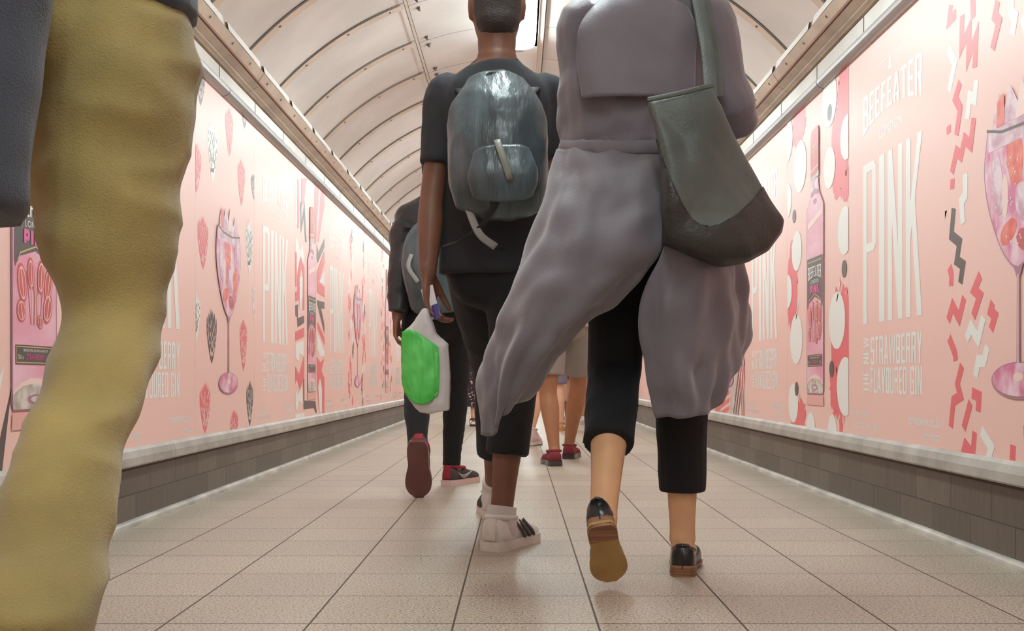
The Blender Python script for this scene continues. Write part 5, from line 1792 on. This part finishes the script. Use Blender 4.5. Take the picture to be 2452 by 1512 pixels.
link('shorts', legs_cloth(J, 1.0, {'left': .80, 'right': .80}, [.104, .098, .096, .09, .08], wr=folds(.006, (10, 10, 6))), K['greyshort'], p5)
link('shirt', top_cloth(J, 1.0, .7, 1.04, 1.1, voxel=.010), K['palepink'], p5)
for a, b in ((h5, t5), (h5r, t5r)):
    sneaker(p5, foot_frame(a, b), L=.29, w_=.052, upper='maroon_up', sole='darksole', collar='maroon_up', lace='maroon_up', hi=.088, sole_h=.032)
bm = bmesh.new()
w_ = J['wrist_right']
tube(bm, [X(w_, dz=.02), X(w_, dz=.045)], [.034, .035], seg=12, sub=1, cap=('flat', 'flat'))
link('wristband', to_mesh(bm), K['strap'], p5)

# ---------------------------------------------------------------- walkers far ahead, seen between the others
def walker(px, pelpy, D, H, stride, lead, skin, label, top, bottom=None, ends=.8, rad=(.1, .095, .09, .085, .08, .08, .08), hairm='hairb', skirt=None, joints=None):
    x = at(px, 900, D).x
    J = skeleton(x, D, H, stride, .5, lead)
    if joints: J.update(joints)
    p = person(J, H, skin, label, voxel=.010, hair=hairm)
    s = H / 1.75
    link('shirt', top_cloth(J, s, .75, 1.05, 1.15, voxel=.012), K[top], p)
    if skirt:
        m_, zend, wid = skirt
        bm = bmesh.new()
        pl = J['pelvis']
        tube(bm, [X(pl, dz=.12 * s), pl, V((pl.x, pl.y, (pl.z + zend) / 2)), V((pl.x, pl.y, zend))], [(.145 * s, .11 * s), (.175 * s, .135 * s), (wid * .92, wid * .8), (wid, wid * .85)], seg=24, cap=('flat', 'flat'))
        link('skirt', remesh(bm, .010, 3, folds(.014, (9, 9, 2))), K[m_], p)
    if bottom:
        link('shorts' if ends < 1.1 else 'trousers', legs_cloth(J, s, ends, list(rad), voxel=.010, wr=folds(.005, (10, 10, 6))), K[bottom], p)
    return p, J


# bare leg and pale canvas high-top
a6 = {'ankle_right': at(1268, 1044, 8.62), 'knee_right': at(1284, 950, 8.70), 'ankle_left': V((at(1225, 1000, 9.1).x, 9.1, .09)), 'knee_left': V((at(1232, 900, 8.95).x, 8.98, .50))}
a6['toe_right'] = X(a6['ankle_right'], .05, .14, -.03); a6['toe_left'] = X(a6['ankle_left'], -.02, .15, -.03)
p6, J6 = walker(1262, 0, 8.75, 1.70, .2, 'left', 'skin_pale', 'person with bare legs and pale canvas high-top sneakers, far ahead', 'canvas', 'blueshort', .55, joints=a6)
h6 = V((at(1266, 1070, 8.52).x, 8.52, 0))
sneaker(p6, foot_frame(h6, V((h6.x + .08, 8.77, 0))), L=.26, w_=.046, upper='canvas', sole='white_sole', hi=.13, lace='canvas', outsole='stripe')
h6 = V((a6['ankle_left'].x, 9.04, 0))
sneaker(p6, foot_frame(h6, V((h6.x - .03, 9.30, 0))), L=.26, w_=.046, upper='canvas', sole='white_sole', hi=.13, lace='canvas', outsole='stripe')

# pale leg, tan sandal, blue grey shorts
a7 = {'ankle_left': at(1343, 1018, 11.05), 'knee_left': at(1338, 930, 11.1), 'hip_left': at(1336, 850, 11.1)}
a7['toe_left'] = X(a7['ankle_left'], 0, .15, -.04)
p7, J7 = walker(1350, 0, 11.1, 1.66, .18, 'right', 'skin_pale', 'person in blue-grey shorts and tan sandals, far ahead between the brown legs', 'beige', 'blueshort', .88, joints=a7)
for n in ('left', 'right'):
    A = J7['ankle_' + n]
    bm = bmesh.new(); slab(bm, .25, .045, 0, .022, .003)
    mw = foot_frame(V((A.x, A.y - .06, 0)), V((A.x, A.y + .19, 0)))
    so = link('sandal', put(bm, mw), K['tansandal'], p7, smooth=False)
    bm = bmesh.new()
    tube(bm, [V((-.046, .15, .02)), V((0, .15, .062)), V((.046, .15, .02))], [(.014, .003)] * 3, side=(0, 1, 0), seg=8)
    link('sandal_strap', put(bm, mw), K['tansandal'], so)
    bm = bmesh.new()
    tube(bm, [V((-.040, .05, .02)), V((-.036, .0, .07)), V((0, -.012, .078)), V((.036, .0, .07)), V((.040, .05, .02))], [(.010, .003)] * 5, side=(0, 0, 1), seg=8)
    link('heel_strap', put(bm, mw), K['tansandal'], so)

# dark floral dress and dark sandals
p8, J8 = walker(1117, 0, 12.2, 1.66, .12, 'left', 'skin_pale', 'person in a dark floral dress and dark sandals, far ahead', 'floral', skirt=('floral', .21, .21))
for n in ('left', 'right'):
    A = J8['ankle_' + n]
    bm = bmesh.new(); slab(bm, .24, .044, 0, .018, .003)
    mw = foot_frame(V((A.x, A.y - .06, 0)), V((A.x, A.y + .18, 0)))
    so = link('sandal', put(bm, mw), K['brownleather'], p8, smooth=False)
    bm = bmesh.new()
    tube(bm, [V((-.040, .05, .02)), V((-.038, .0, .07)), V((0, -.012, .08)), V((.038, .0, .07)), V((.040, .05, .02))], [(.009, .003)] * 5, side=(0, 0, 1), seg=8)
    tube(bm, [V((-.044, .14, .016)), V((0, .14, .058)), V((.044, .14, .016))], [(.010, .003)] * 3, side=(0, 1, 0), seg=8)
    link('sandal_strap', put(bm, mw), K['brownleather'], so)

# beige skirt and pale sneakers
p9, J9 = walker(1378, 0, 12.6, 1.66, .16, 'left', 'skin_mid', 'person in a knee-length beige skirt and pale sneakers, far ahead, seen past the brown calf', 'palepink', skirt=('beige', .26, .19))
for n in ('left', 'right'):
    A = J9['ankle_' + n]
    sneaker(p9, foot_frame(V((A.x, A.y - .06, 0)), V((A.x + .02, A.y + .20, 0))), L=.26, w_=.046, upper='white_shoe', sole='white_sole')
